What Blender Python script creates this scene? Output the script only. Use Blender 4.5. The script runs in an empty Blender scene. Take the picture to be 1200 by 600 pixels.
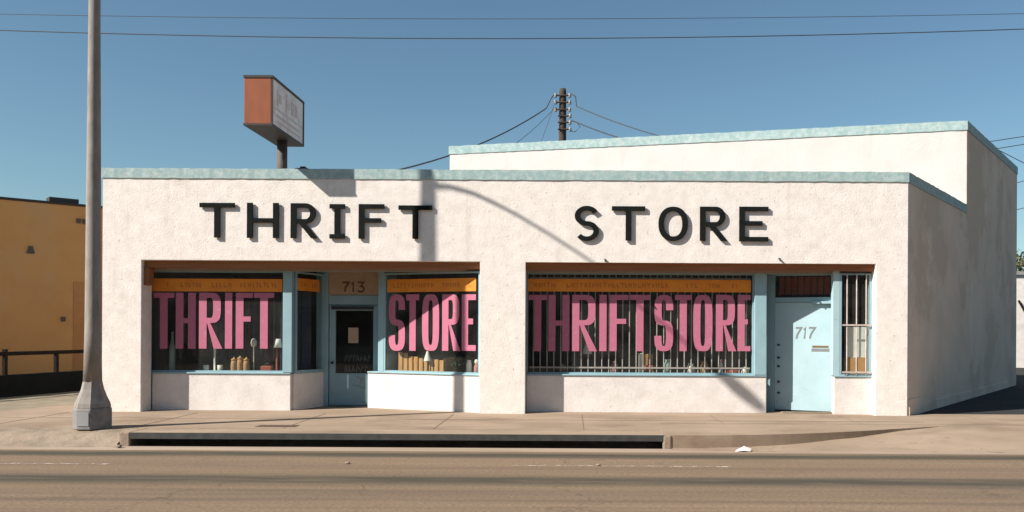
import bpy, bmesh, math, random
from mathutils import Vector, Matrix
from mathutils.geometry import tessellate_polygon

random.seed(7)
S = bpy.context.scene
COL = S.collection
R = math.radians

# ------------------------------------------------------------------ camera model (photo pixels, 1200 x 600)
F, PX, PY, EYE, ROLL = 992.0, 670.0, 386.0, 1.6, 0.0052
FY = 16.0                                   # distance of the shop front


def unroll(x, y):
    dx, dy = x - PX, y - PY
    c, s = math.cos(ROLL), math.sin(ROLL)
    return dx * c + dy * s, -dx * s + dy * c


def at(x, y, d):                            # a point of the place, from where it is seen and how far it is
    u, v = unroll(x, y)
    return Vector((u * d / F, d, EYE - v * d / F))


def gx(x, d, y=400):
    return at(x, y, d).x


def gz(y, d, x=600):
    return at(x, y, d).z


# ------------------------------------------------------------------ materials
def mat(name, c1, c2=None, scale=4.0, rough=0.8, bump=0.0, bscale=30.0, detail=6.0, lo=0.35, hi=0.65,
        stain=None, stain_scale=1.2, stain_lo=0.55, stain_hi=0.75, stain_amt=0.6, stretch=(1, 1, 1),
        spec=0.3, metal=0.0, bscale2=None, bdist=0.02, drips=None, specks=None):
    m = bpy.data.materials.new(name)
    m.use_nodes = True
    nt = m.node_tree
    b = nt.nodes['Principled BSDF']
    b.inputs['Roughness'].default_value = rough
    b.inputs['Specular IOR Level'].default_value = spec
    b.inputs['Metallic'].default_value = metal
    tc = nt.nodes.new('ShaderNodeTexCoord')
    mp = nt.nodes.new('ShaderNodeMapping')
    mp.inputs['Scale'].default_value = stretch
    nt.links.new(tc.outputs['Object'], mp.inputs['Vector'])

    def noise(sc, det=detail, ro=0.6, st=None):
        n = nt.nodes.new('ShaderNodeTexNoise')
        n.inputs['Scale'].default_value = sc
        n.inputs['Detail'].default_value = det
        n.inputs['Roughness'].default_value = ro
        src = mp
        if st:
            src = nt.nodes.new('ShaderNodeMapping')
            src.inputs['Scale'].default_value = st
            nt.links.new(tc.outputs['Object'], src.inputs['Vector'])
        nt.links.new(src.outputs['Vector'], n.inputs['Vector'])
        return n.outputs['Fac']

    def ramp(sock, a, z):
        r = nt.nodes.new('ShaderNodeMapRange')
        r.inputs['From Min'].default_value = a
        r.inputs['From Max'].default_value = z
        nt.links.new(sock, r.inputs['Value'])
        return r.outputs['Result']

    def mix(fac, a, z):
        x = nt.nodes.new('ShaderNodeMix')
        x.data_type = 'RGBA'
        nt.links.new(fac, x.inputs['Factor'])
        for s, v in ((x.inputs['A'], a), (x.inputs['B'], z)):
            if isinstance(v, tuple):
                s.default_value = (*v, 1)
            else:
                nt.links.new(v, s)
        return x.outputs['Result']

    if c2 is None:
        c2 = tuple(v * 0.86 for v in c1)
    col = mix(ramp(noise(scale), lo, hi), c1, c2)
    if stain:
        f = ramp(noise(stain_scale, 8.0, 0.65), stain_lo, stain_hi)
        mm = nt.nodes.new('ShaderNodeMath')
        mm.operation = 'MULTIPLY'
        mm.inputs[1].default_value = stain_amt
        nt.links.new(f, mm.inputs[0])
        col = mix(mm.outputs[0], col, stain)
    def layer(fac, amt, c):
        q = nt.nodes.new('ShaderNodeMath')
        q.operation = 'MULTIPLY'
        q.inputs[1].default_value = amt
        nt.links.new(fac, q.inputs[0])
        return mix(q.outputs[0], col, c)
    if drips:                               # rain runs: (colour, amount)
        col = layer(ramp(noise(2.2, 7.0, .7, (1.6, 1.6, .10)), .57, .80), drips[1], drips[0])
    if specks:                              # small chips and scuffs: (colour, amount, scale, threshold)
        col = layer(ramp(noise(specks[2], 3.0, .6), specks[3], specks[3] + .05), specks[1], specks[0])
    nt.links.new(col, b.inputs['Base Color'])
    if bump:
        h = noise(bscale, 6.0, 0.62)
        if bscale2:
            a = nt.nodes.new('ShaderNodeMath')
            a.operation = 'ADD'
            nt.links.new(h, a.inputs[0])
            nt.links.new(noise(bscale2, 4.0, 0.5), a.inputs[1])
            h = a.outputs[0]
        bp = nt.nodes.new('ShaderNodeBump')
        bp.inputs['Strength'].default_value = bump
        bp.inputs['Distance'].default_value = bdist
        nt.links.new(h, bp.inputs['Height'])
        nt.links.new(bp.outputs['Normal'], b.inputs['Normal'])
    m['_col'] = 1
    return m


M = {}
M['stucco'] = mat('white_stucco', (.785, .725, .67), (.69, .63, .575), scale=4.5, rough=.95, bump=.2, bscale=5.5, bscale2=30,
                  bdist=.024, stain=(.46, .37, .32), stain_scale=1.7, stain_lo=.58, stain_hi=.80, stain_amt=.5, spec=.1,
                  drips=((.48, .40, .35), .6), specks=((.42, .34, .29), .6, 15, .635))
M['bulkhead'] = mat('white_painted_bulkhead', (.74, .69, .65), (.64, .59, .55), scale=3, rough=.85, bump=.3, bscale=20, bscale2=60,
                    bdist=.02, stain=(.42, .35, .30), stain_scale=2.4, stain_lo=.58, stain_hi=.8, stain_amt=.5, spec=.2,
                    specks=((.36, .29, .24), .5, 13, .67))
M['side'] = mat('grey_side_stucco', (.76, .62, .505), (.68, .545, .435), scale=1.2, rough=.95, bump=.35, bscale=14, bscale2=50,
                bdist=.03, stain=(.58, .455, .355), stain_scale=.5, stain_lo=.5, stain_hi=.55, stain_amt=.7, spec=.1, drips=((.46, .38, .33), .6))
M['rear'] = mat('pale_rear_stucco', (.61, .57, .54), (.56, .52, .49), scale=1.5, rough=.95, bump=.3, bscale=14, bdist=.02, spec=.1, drips=((.42, .37, .32), .4))
M['trim'] = mat('weathered_teal_paint', (.275, .385, .38), (.42, .50, .485), scale=9, rough=.8, bump=.4, bscale=30, bdist=.012,
                lo=.4, hi=.68, stain=(.50, .46, .42), stain_scale=11, stain_lo=.58, stain_hi=.66, stain_amt=.7, spec=.2, drips=((.22, .26, .25), .4))
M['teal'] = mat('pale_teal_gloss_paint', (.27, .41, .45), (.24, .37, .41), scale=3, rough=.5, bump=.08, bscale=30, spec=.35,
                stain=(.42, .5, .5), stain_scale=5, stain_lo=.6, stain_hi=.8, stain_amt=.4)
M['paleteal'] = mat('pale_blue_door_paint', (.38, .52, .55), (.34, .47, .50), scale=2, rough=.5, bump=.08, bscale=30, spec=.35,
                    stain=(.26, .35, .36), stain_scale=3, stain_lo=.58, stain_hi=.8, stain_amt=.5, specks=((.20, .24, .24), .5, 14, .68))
M['beige'] = mat('beige_painted_panel', (.50, .36, .25), (.44, .31, .21), scale=6, rough=.7, spec=.2)
M['brown'] = mat('brown_stained_board', (.31, .13, .058), (.24, .098, .042), scale=3, rough=.7, stretch=(.3, 6, 6), spec=.2)
M['grey_strip'] = mat('grey_metal_strip', (.30, .27, .24), rough=.6)
M['banner'] = mat('orange_banner_paint', (.78, .28, .035), (.70, .23, .03), scale=5, rough=.6, spec=.2)
M['banner_ink'] = mat('brown_banner_ink', (.46, .165, .03), (.40, .14, .03), scale=20, rough=.7)
M['pink'] = mat('pink_sign_paint', (.48, .152, .23), (.43, .132, .20), scale=6, rough=.6, spec=.25,
                stain=(.60, .31, .38), stain_scale=6, stain_lo=.55, stain_hi=.75, stain_amt=.5)
M['maroon'] = mat('maroon_outline_paint', (.07, .012, .02), rough=.7)
M['black_letter'] = mat('black_letter_metal', (.008, .011, .010), (.014, .015, .014), scale=8, rough=.8, spec=.05)
M['bars'] = mat('cream_bar_paint', (.55, .47, .43), (.42, .34, .30), scale=9, rough=.6)
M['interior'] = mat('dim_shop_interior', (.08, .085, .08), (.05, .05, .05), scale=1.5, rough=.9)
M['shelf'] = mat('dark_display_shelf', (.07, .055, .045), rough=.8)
M['dark'] = mat('dark_steel', (.03, .03, .03), rough=.5, spec=.4)
M['digit'] = mat('grey_number_paint', (.20, .21, .21), rough=.6)
M['digit_brown'] = mat('brown_number_paint', (.15, .08, .05), rough=.6)
M['brass'] = mat('tarnished_brass', (.42, .30, .14), rough=.35, metal=.8)
M['white_paint'] = mat('white_paint', (.74, .72, .69), (.66, .64, .6), scale=12, rough=.7)
M['paper'] = mat('white_paper', (.78, .75, .70), (.70, .67, .62), scale=10, rough=.9, spec=.1)
M['concrete'] = mat('sidewalk_concrete', (.33, .247, .178), (.25, .185, .132), scale=1.1, rough=.92, bump=.25, bscale=40, bscale2=9, bdist=.01,
                    stain=(.15, .105, .075), stain_scale=.9, stain_lo=.52, stain_hi=.72, stain_amt=.7, spec=.15, stretch=(.55, 1, 1),
                    specks=((.12, .085, .06), .6, 7, .66))
M['kerb'] = mat('kerb_concrete', (.30, .235, .18), (.22, .17, .125), scale=4, rough=.95, bump=.6, bscale=25, bdist=.02,
                stain=(.17, .15, .11), stain_scale=2, stain_lo=.5, stain_hi=.7, stain_amt=.6, spec=.1)
M['gutter'] = mat('gutter_concrete', (.36, .275, .21), (.27, .20, .15), scale=2, rough=.9, bump=.2, bscale=30, bdist=.01,
                  stain=(.18, .14, .10), stain_scale=.8, stretch=(.15, 1, 1), spec=.15)
M['lampconc'] = mat('spun_concrete', (.31, .275, .245), (.22, .195, .175), scale=10, rough=.9, bump=.3, bscale=60, bdist=.01,
                    stain=(.25, .20, .17), stain_scale=3, stretch=(1, 1, .3), spec=.15)
M['lampgrey'] = mat('grey_lamp_base', (.25, .235, .225), (.18, .17, .165), scale=9, rough=.85, bump=.3, bscale=40, bdist=.01, spec=.2)
M['lampmetal'] = mat('galvanised_metal', (.42, .43, .44), rough=.45, metal=.6)
M['orange_wall'] = mat('ochre_orange_stucco', (.66, .335, .125), (.60, .295, .105), scale=.6, rough=.95, bump=.2, bscale=12, bdist=.02,
                       stain=(.58, .34, .16), stain_scale=.35, stain_lo=.5, stain_hi=.6, stain_amt=.6, spec=.1)
M['orange_patch'] = mat('darker_orange_patch', (.56, .25, .09), rough=.95)
M['darkwall'] = mat('dark_painted_blockwork', (.012, .013, .013), (.009, .010, .010), scale=3, rough=.95, spec=.03, bump=.2, bscale=10)
M['nosing'] = mat('worn_steel_nosing', (.055, .055, .052), (.035, .035, .034), scale=7, rough=.7)
M['pit'] = mat('damp_drain_concrete', (.30, .30, .29), (.20, .20, .195), scale=3, rough=.9)
M['rail'] = mat('rusty_dark_pipe', (.014, .013, .012), (.025, .018, .014), scale=6, rough=.9, spec=.03)
M['dirt'] = mat('dusty_ground', (.27, .225, .165), (.20, .165, .12), scale=2, rough=1, bump=.6, bscale=12, bdist=.03,
                stain=(.13, .12, .085), stain_scale=1.2, stain_lo=.5, stain_hi=.7, spec=.05)
M['lot'] = mat('dark_asphalt_lot', (.030, .030, .030), (.042, .040, .038), scale=1, rough=.95, bump=.3, bscale=40, bdist=.01, spec=.15)
M['ground'] = mat('far_ground', (.24, .20, .15), (.18, .15, .11), scale=.05, rough=1, spec=.05)
M['rust'] = mat('rusty_orange_metal', (.29, .098, .048), (.23, .078, .04), scale=4, rough=.75, bump=.15, bscale=30, bdist=.01,
                stain=(.24, .09, .05), stain_scale=4, stain_lo=.55, stain_hi=.75, stretch=(1, 1, .3), spec=.2)
M['postbrown'] = mat('brown_post_paint', (.12, .09, .075), (.09, .07, .06), scale=6, rough=.7)
M['darkmetal'] = mat('dark_sign_metal', (.035, .03, .028), (.05, .038, .03), scale=6, rough=.6)
M['signface'] = mat('faded_sign_face', (.80, .74, .70), (.72, .64, .60), scale=3, rough=.6,
                    stain=(.46, .33, .30), stain_scale=3.2, stain_lo=.48, stain_hi=.66, stain_amt=.6)
M['faded_ink'] = mat('faded_sign_ink', (.56, .38, .34), (.66, .54, .49), scale=14, rough=.7)
M['polewood'] = mat('creosoted_wood', (.045, .032, .026), (.07, .05, .04), scale=8, rough=.9, stretch=(1, 1, .1))
M['insul'] = mat('glazed_insulator', (.30, .27, .24), rough=.3, spec=.5)
M['wire'] = mat('cable_sheath', (.05, .06, .07), rough=.6)
M['roofing'] = mat('roofing_felt', (.30, .29, .28), rough=.95)
M['leaf'] = mat('dusty_leaves', (.075, .085, .03), (.11, .085, .04), scale=1.5, rough=.7)
M['bark'] = mat('grey_bark', (.14, .10, .075), rough=.95, bump=.5, bscale=20)
M['wood'] = mat('honey_wood', (.55, .30, .12), (.40, .20, .07), scale=4, rough=.6, stretch=(6, 6, .6))
M['wicker'] = mat('wicker', (.48, .28, .14), (.30, .15, .07), scale=40, rough=.8)
M['carton'] = mat('brown_cardboard', (.52, .27, .10), (.45, .23, .085), scale=8, rough=.85)
M['redcloth'] = mat('rust_red_cloth', (.32, .08, .045), (.26, .06, .035), scale=9, rough=.9)
M['ceramic'] = mat('cream_ceramic', (.72, .66, .56), rough=.3, spec=.5)
M['plantgreen'] = mat('dark_green_leaves', (.04, .07, .04), (.06, .09, .05), scale=8, rough=.6)
M['sagecloth'] = mat('sage_cloth', (.30, .38, .34), rough=.9)
M['rosecloth'] = mat('dusty_rose_cloth', (.42, .22, .20), (.36, .17, .16), scale=9, rough=.9)
M['joint'] = mat('dusty_joint', (.15, .11, .085), (.19, .14, .105), scale=6, rough=1)
M['ironcover'] = mat('rusty_iron_cover', (.13, .075, .05), (.09, .06, .045), scale=12, rough=.8, bump=.4, bscale=60)


def road_material():
    m = bpy.data.materials.new('worn_asphalt')
    m.use_nodes = True
    nt = m.node_tree
    N, L = nt.nodes, nt.links
    b = N['Principled BSDF']
    b.inputs['Roughness'].default_value = .9
    b.inputs['Specular IOR Level'].default_value = .15
    tc = N.new('ShaderNodeTexCoord')

    def noise(stretch, sc, det=6, ro=.6):
        mp = N.new('ShaderNodeMapping')
        mp.inputs['Scale'].default_value = stretch
        L.new(tc.outputs['Object'], mp.inputs['Vector'])
        n = N.new('ShaderNodeTexNoise')
        n.inputs['Scale'].default_value = sc
        n.inputs['Detail'].default_value = det
        n.inputs['Roughness'].default_value = ro
        L.new(mp.outputs['Vector'], n.inputs['Vector'])
        return n.outputs['Fac']

    def mathn(op, a, v):
        n = N.new('ShaderNodeMath')
        n.operation = op
        L.new(a, n.inputs[0])
        if isinstance(v, (int, float)):
            n.inputs[1].default_value = v
        else:
            L.new(v, n.inputs[1])
        return n.outputs[0]

    def rng(s, a, z):
        n = N.new('ShaderNodeMapRange')
        n.inputs['From Min'].default_value = a
        n.inputs['From Max'].default_value = z
        L.new(s, n.inputs['Value'])
        return n.outputs['Result']

    def mix(f, a, z):
        n = N.new('ShaderNodeMix')
        n.data_type = 'RGBA'
        L.new(f, n.inputs['Factor'])
        for s, v in ((n.inputs['A'], a), (n.inputs['B'], z)):
            if isinstance(v, tuple):
                s.default_value = (*v, 1)
            else:
                L.new(v, s)
        return n.outputs['Result']

    streak = noise((.05, 1.6, 1), 2.2)
    col = mix(rng(streak, .35, .65), (.275, .192, .122), (.19, .133, .086))
    fine = noise((.6, 1, 1), 38, 5, .75)
    col = mix(mathn('MULTIPLY', rng(fine, .4, .64), .8), col, (.10, .075, .058))
    patch = noise((.18, .9, 1), 1.3)
    col = mix(mathn('MULTIPLY', rng(patch, .58, .72), .45), col, (.115, .09, .072))
    vor = N.new('ShaderNodeTexVoronoi')
    vor.feature = 'DISTANCE_TO_EDGE'
    vor.inputs['Scale'].default_value = .55
    wv = N.new('ShaderNodeVectorMath'); wv.operation = 'ADD'
    nz = N.new('ShaderNodeTexNoise'); nz.inputs['Scale'].default_value = 1.6; nz.inputs['Detail'].default_value = 6
    L.new(tc.outputs['Object'], nz.inputs['Vector'])
    L.new(tc.outputs['Object'], wv.inputs[0]); L.new(nz.outputs['Color'], wv.inputs[1])
    L.new(wv.outputs[0], vor.inputs['Vector'])
    crk = mathn('MULTIPLY', rng(vor.outputs['Distance'], .014, .004), rng(noise((.4, .4, 1), 1.0), .45, .6))
    col = mix(mathn('MULTIPLY', crk, .4), col, (.06, .045, .035))
    # oil and tyre tracks that run along the lanes
    sep = N.new('ShaderNodeSeparateXYZ')
    L.new(tc.outputs['Object'], sep.inputs[0])
    wob = mathn('MULTIPLY', mathn('SUBTRACT', noise((.12, .12, 1), 1.0), .5), .35)
    y = mathn('ADD', sep.outputs['Y'], wob)
    for yc, w, amt in ((12.13, .28, 1.0), (10.12, .42, 1.0), (11.95, .12, .45), (8.9, .12, .35), (9.3, .35, .25), (7.9, .3, .35), (6.2, .3, .6), (3.6, .4, .6)):
        d = mathn('ABSOLUTE', mathn('SUBTRACT', y, yc), 0)
        f = rng(d, w, w * .25)
        brk = rng(noise((.3, 2.5, 1), 2.0), .1, .5)
        f = mathn('MULTIPLY', mathn('MULTIPLY', f, brk), amt)
        col = mix(f, col, (.066, .058, .043))
    L.new(col, b.inputs['Base Color'])
    bp = N.new('ShaderNodeBump')
    bp.inputs['Strength'].default_value = .3
    bp.inputs['Distance'].default_value = .008
    L.new(noise((1, 1, 1), 90, 4), bp.inputs['Height'])
    L.new(bp.outputs['Normal'], b.inputs['Normal'])
    return m


M['road'] = road_material()


def worn_paint():
    m = bpy.data.materials.new('worn_lane_paint')
    m.use_nodes = True
    nt = m.node_tree
    N, L = nt.nodes, nt.links
    b = N['Principled BSDF']
    b.inputs['Base Color'].default_value = (.44, .36, .28, 1)
    b.inputs['Roughness'].default_value = .85
    tr = N.new('ShaderNodeBsdfTransparent')
    mx = N.new('ShaderNodeMixShader')
    n = N.new('ShaderNodeTexNoise')
    n.inputs['Scale'].default_value = 9
    n.inputs['Detail'].default_value = 8
    n.inputs['Roughness'].default_value = .7
    tc = N.new('ShaderNodeTexCoord')
    L.new(tc.outputs['Object'], n.inputs['Vector'])
    r = N.new('ShaderNodeMapRange')
    r.inputs['From Min'].default_value = .46
    r.inputs['From Max'].default_value = .60
    L.new(n.outputs['Fac'], r.inputs['Value'])
    L.new(r.outputs['Result'], mx.inputs['Fac'])
    L.new(tr.outputs[0], mx.inputs[1])
    L.new(b.outputs[0], mx.inputs[2])
    L.new(mx.outputs[0], N['Material Output'].inputs['Surface'])
    return m


M['lane'] = worn_paint()


def glass_material():
    m = bpy.data.materials.new('window_glass')
    m.use_nodes = True
    nt = m.node_tree
    N, L = nt.nodes, nt.links
    N.remove(N['Principled BSDF'])
    tr = N.new('ShaderNodeBsdfTransparent')
    tr.inputs['Color'].default_value = (.86, .89, .87, 1)
    gl = N.new('ShaderNodeBsdfGlossy')
    gl.inputs['Roughness'].default_value = .03
    gl.inputs['Color'].default_value = (.8, .85, .85, 1)
    fr = N.new('ShaderNodeFresnel')
    ge = N.new('ShaderNodeNewGeometry')     # a thin pane reflects alike from both sides
    ior = N.new('ShaderNodeMapRange')
    ior.inputs['To Min'].default_value = 1.45
    ior.inputs['To Max'].default_value = 1 / 1.45
    L.new(ge.outputs['Backfacing'], ior.inputs['Value'])
    L.new(ior.outputs['Result'], fr.inputs['IOR'])
    mx = N.new('ShaderNodeMixShader')
    L.new(fr.outputs[0], mx.inputs['Fac'])
    L.new(tr.outputs[0], mx.inputs[1])
    L.new(gl.outputs[0], mx.inputs[2])
    du = N.new('ShaderNodeBsdfDiffuse')      # thin dust film, added to lift the black of the panes
    du.inputs['Color'].default_value = (.55, .56, .52, 1)
    nz = N.new('ShaderNodeTexNoise'); nz.inputs['Scale'].default_value = 2.5; nz.inputs['Detail'].default_value = 6
    tc = N.new('ShaderNodeTexCoord'); L.new(tc.outputs['Object'], nz.inputs['Vector'])
    mr = N.new('ShaderNodeMapRange'); mr.inputs['From Min'].default_value = .3; mr.inputs['From Max'].default_value = .75
    mr.inputs['To Min'].default_value = .012; mr.inputs['To Max'].default_value = .05
    L.new(nz.outputs['Fac'], mr.inputs['Value'])
    m2 = N.new('ShaderNodeMixShader')
    L.new(mr.outputs['Result'], m2.inputs['Fac']); L.new(mx.outputs[0], m2.inputs[1]); L.new(du.outputs[0], m2.inputs[2])
    L.new(m2.outputs[0], N['Material Output'].inputs['Surface'])
    return m


M['glass'] = glass_material()


# ------------------------------------------------------------------ mesh helpers
def world_loc(o):
    v = Vector((0, 0, 0))
    while o:
        v = v + o.location
        o = o.parent
    return v


class MB:
    def __init__(s):
        s.v, s.f = [], []

    def add(s, vs, fs):
        k = len(s.v)
        s.v += [Vector(p) for p in vs]
        s.f += [tuple(i + k for i in f) for f in fs]
        return s

    def hexa(s, b, t):                      # bottom quad, top quad (same winding)
        n = len(b)
        fs = [tuple(range(n - 1, -1, -1)), tuple(range(n, 2 * n))]
        fs += [(i, (i + 1) % n, n + (i + 1) % n, n + i) for i in range(n)]
        return s.add(list(b) + list(t), fs)

    def box(s, x0, x1, y0, y1, z0, z1):
        b = [(x0, y0, z0), (x1, y0, z0), (x1, y1, z0), (x0, y1, z0)]
        return s.hexa(b, [(p[0], p[1], z1) for p in b])

    def prism(s, poly, z0, z1):             # plan polygon
        return s.hexa([(x, y, z0) for x, y in poly], [(x, y, z1) for x, y in poly])

    def tube(s, pts, r, seg=8, cap=True):
        pts = [Vector(p) for p in pts]
        rs = r if isinstance(r, (list, tuple)) else [r] * len(pts)
        vs, fs = [], []
        for i, p in enumerate(pts):
            t = (pts[min(i + 1, len(pts) - 1)] - pts[max(i - 1, 0)]).normalized()
            a = Vector((0, 0, 1)) if abs(t.z) < .9 else Vector((1, 0, 0))
            e1 = t.cross(a).normalized()
            e2 = e1.cross(t).normalized()
            for k in range(seg):
                an = 2 * math.pi * k / seg
                vs.append(p + (e1 * math.cos(an) + e2 * math.sin(an)) * rs[i])
        for i in range(len(pts) - 1):
            for k in range(seg):
                fs.append((i * seg + k, i * seg + (k + 1) % seg, (i + 1) * seg + (k + 1) % seg, (i + 1) * seg + k))
        if cap:
            fs.append(tuple(range(seg - 1, -1, -1)))
            fs.append(tuple(range((len(pts) - 1) * seg, len(pts) * seg)))
        return s.add(vs, fs)

    def lathe(s, c, prof, seg=16, rot=0, sq=1.0):        # prof = [(r, z)]
        vs, fs = [], []
        for r, z in prof:
            for k in range(seg):
                an = 2 * math.pi * k / seg + rot
                vs.append((c[0] + r * math.cos(an), c[1] + r * sq * math.sin(an), c[2] + z))
        n = len(prof)
        for i in range(n - 1):
            for k in range(seg):
                fs.append((i * seg + k, i * seg + (k + 1) % seg, (i + 1) * seg + (k + 1) % seg, (i + 1) * seg + k))
        fs.append(tuple(range(seg - 1, -1, -1)))
        fs.append(tuple(range((n - 1) * seg, n * seg)))
        return s.add(vs, fs)

    def flat(s, outer, holes, fr, t0, t1):  # an outline with holes in a frame's (u, z), from depth t0 to t1
        loops = [outer] + holes
        flatp = [p for l in loops for p in l]
        tris = tessellate_polygon([[Vector((p[0], p[1], 0)) for p in l] for l in loops])
        n = len(flatp)
        vs = [fr.p(u, z, t1) for u, z in flatp] + [fr.p(u, z, t0) for u, z in flatp]
        fs = []
        for a, b, c in tris:
            fs.append((a, b, c))
            fs.append((c + n, b + n, a + n))
        k = 0
        for l in loops:
            m = len(l)
            for i in range(m):
                a, b = k + i, k + (i + 1) % m
                fs.append((a, b, b + n, a + n))
            k += m
        return s.add(vs, fs)

    def build(s, name, material, parent=None, loc=None, smooth=False, bevel=0.0):
        off = world_loc(parent) if parent else Vector(loc or (0, 0, 0))
        me = bpy.data.meshes.new(name)
        me.from_pydata([tuple(p - off) for p in s.v], [], s.f)
        bm = bmesh.new()
        bm.from_mesh(me)
        bmesh.ops.recalc_face_normals(bm, faces=bm.faces)
        bm.to_mesh(me)
        bm.free()
        me.validate()
        o = bpy.data.objects.new(name, me)
        COL.objects.link(o)
        if parent:
            o.parent = parent
        else:
            o.location = off
        if material:
            me.materials.append(M[material] if isinstance(material, str) else material)
        if smooth:
            for p in me.polygons:
                p.use_smooth = True
        if bevel:
            bv = o.modifiers.new('bevel', 'BEVEL')
            bv.width = bevel
            bv.segments = 2
            bv.limit_method = 'ANGLE'
        return o


def tag(o, label=None, cat=None, group=None, kind=None):
    if label: o['label'] = label
    if cat: o['category'] = cat
    if group: o['group'] = group
    if kind: o['kind'] = kind
    return o


def thing(name, loc, label, cat, group=None):
    o = bpy.data.objects.new(name, None)
    o.empty_display_size = .2
    COL.objects.link(o)
    o.location = loc
    return tag(o, label, cat, group)


def copy_tree(o, parent=None):
    c = o.copy()
    COL.objects.link(c)
    if parent:
        c.parent = parent
    for ch in list(o.children):
        copy_tree(ch, c)
    return c


class Frame:                                # an upright plane: u along it, z up, t towards the street
    def __init__(s, p0, p1):
        s.o = Vector((p0[0], p0[1], 0))
        d = Vector((p1[0] - p0[0], p1[1] - p0[1], 0))
        s.len = d.length
        s.d = d.normalized()
        s.n = Vector((s.d.y, -s.d.x, 0))

    def p(s, u, z, t=0.0):
        q = s.o + s.d * u + s.n * t
        return Vector((q.x, q.y, z))

    def px(s, x, y):                        # photo pixel -> (u, z) on the plane
        a, b = unroll(x, y)
        ray = Vector((a / F, 1, -b / F))
        k = s.o.dot(s.n) / ray.dot(s.n)
        q = ray * k
        return (Vector((q.x, q.y, 0)) - s.o).dot(s.d), EYE + q.z

    def box(s, mb, u0, u1, z0, z1, t0, t1):
        c = [s.p(u0, z0, t1), s.p(u1, z0, t1), s.p(u1, z0, t0), s.p(u0, z0, t0)]
        return mb.hexa(c, [Vector((q.x, q.y, z1)) for q in c])


# ------------------------------------------------------------------ lettering
def arc(cx, cy, rx, ry, a0, a1, n, e=1.0):
    out = []
    for i in range(n + 1):
        a = R(a0 + (a1 - a0) * i / n)
        c, s_ = math.cos(a), math.sin(a)
        out.append((cx + rx * math.copysign(abs(c) ** e, c), cy + ry * math.copysign(abs(s_) ** e, s_)))
    return out


def stroke(path, wx, wy=None):
    wy = wy or wx
    L_, R_ = [], []
    n = len(path)
    for i in range(n):
        def nrm(a, b):
            dx, dy = b[0] - a[0], b[1] - a[1]
            l = math.hypot(dx, dy) or 1
            return -dy / l, dx / l
        if i == 0:
            nx, ny = nrm(path[0], path[1])
        elif i == n - 1:
            nx, ny = nrm(path[-2], path[-1])
        else:
            a, b = nrm(path[i - 1], path[i]), nrm(path[i], path[i + 1])
            nx, ny = a[0] + b[0], a[1] + b[1]
            l2 = (nx * nx + ny * ny) / 2
            k = 1 / max(l2, .5)
            nx, ny = nx * k, ny * k
        x, y = path[i]
        L_.append((x + nx * wx / 2, y + ny * wy / 2))
        R_.append((x - nx * wx / 2, y - ny * wy / 2))
    return L_ + R_[::-1]


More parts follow.
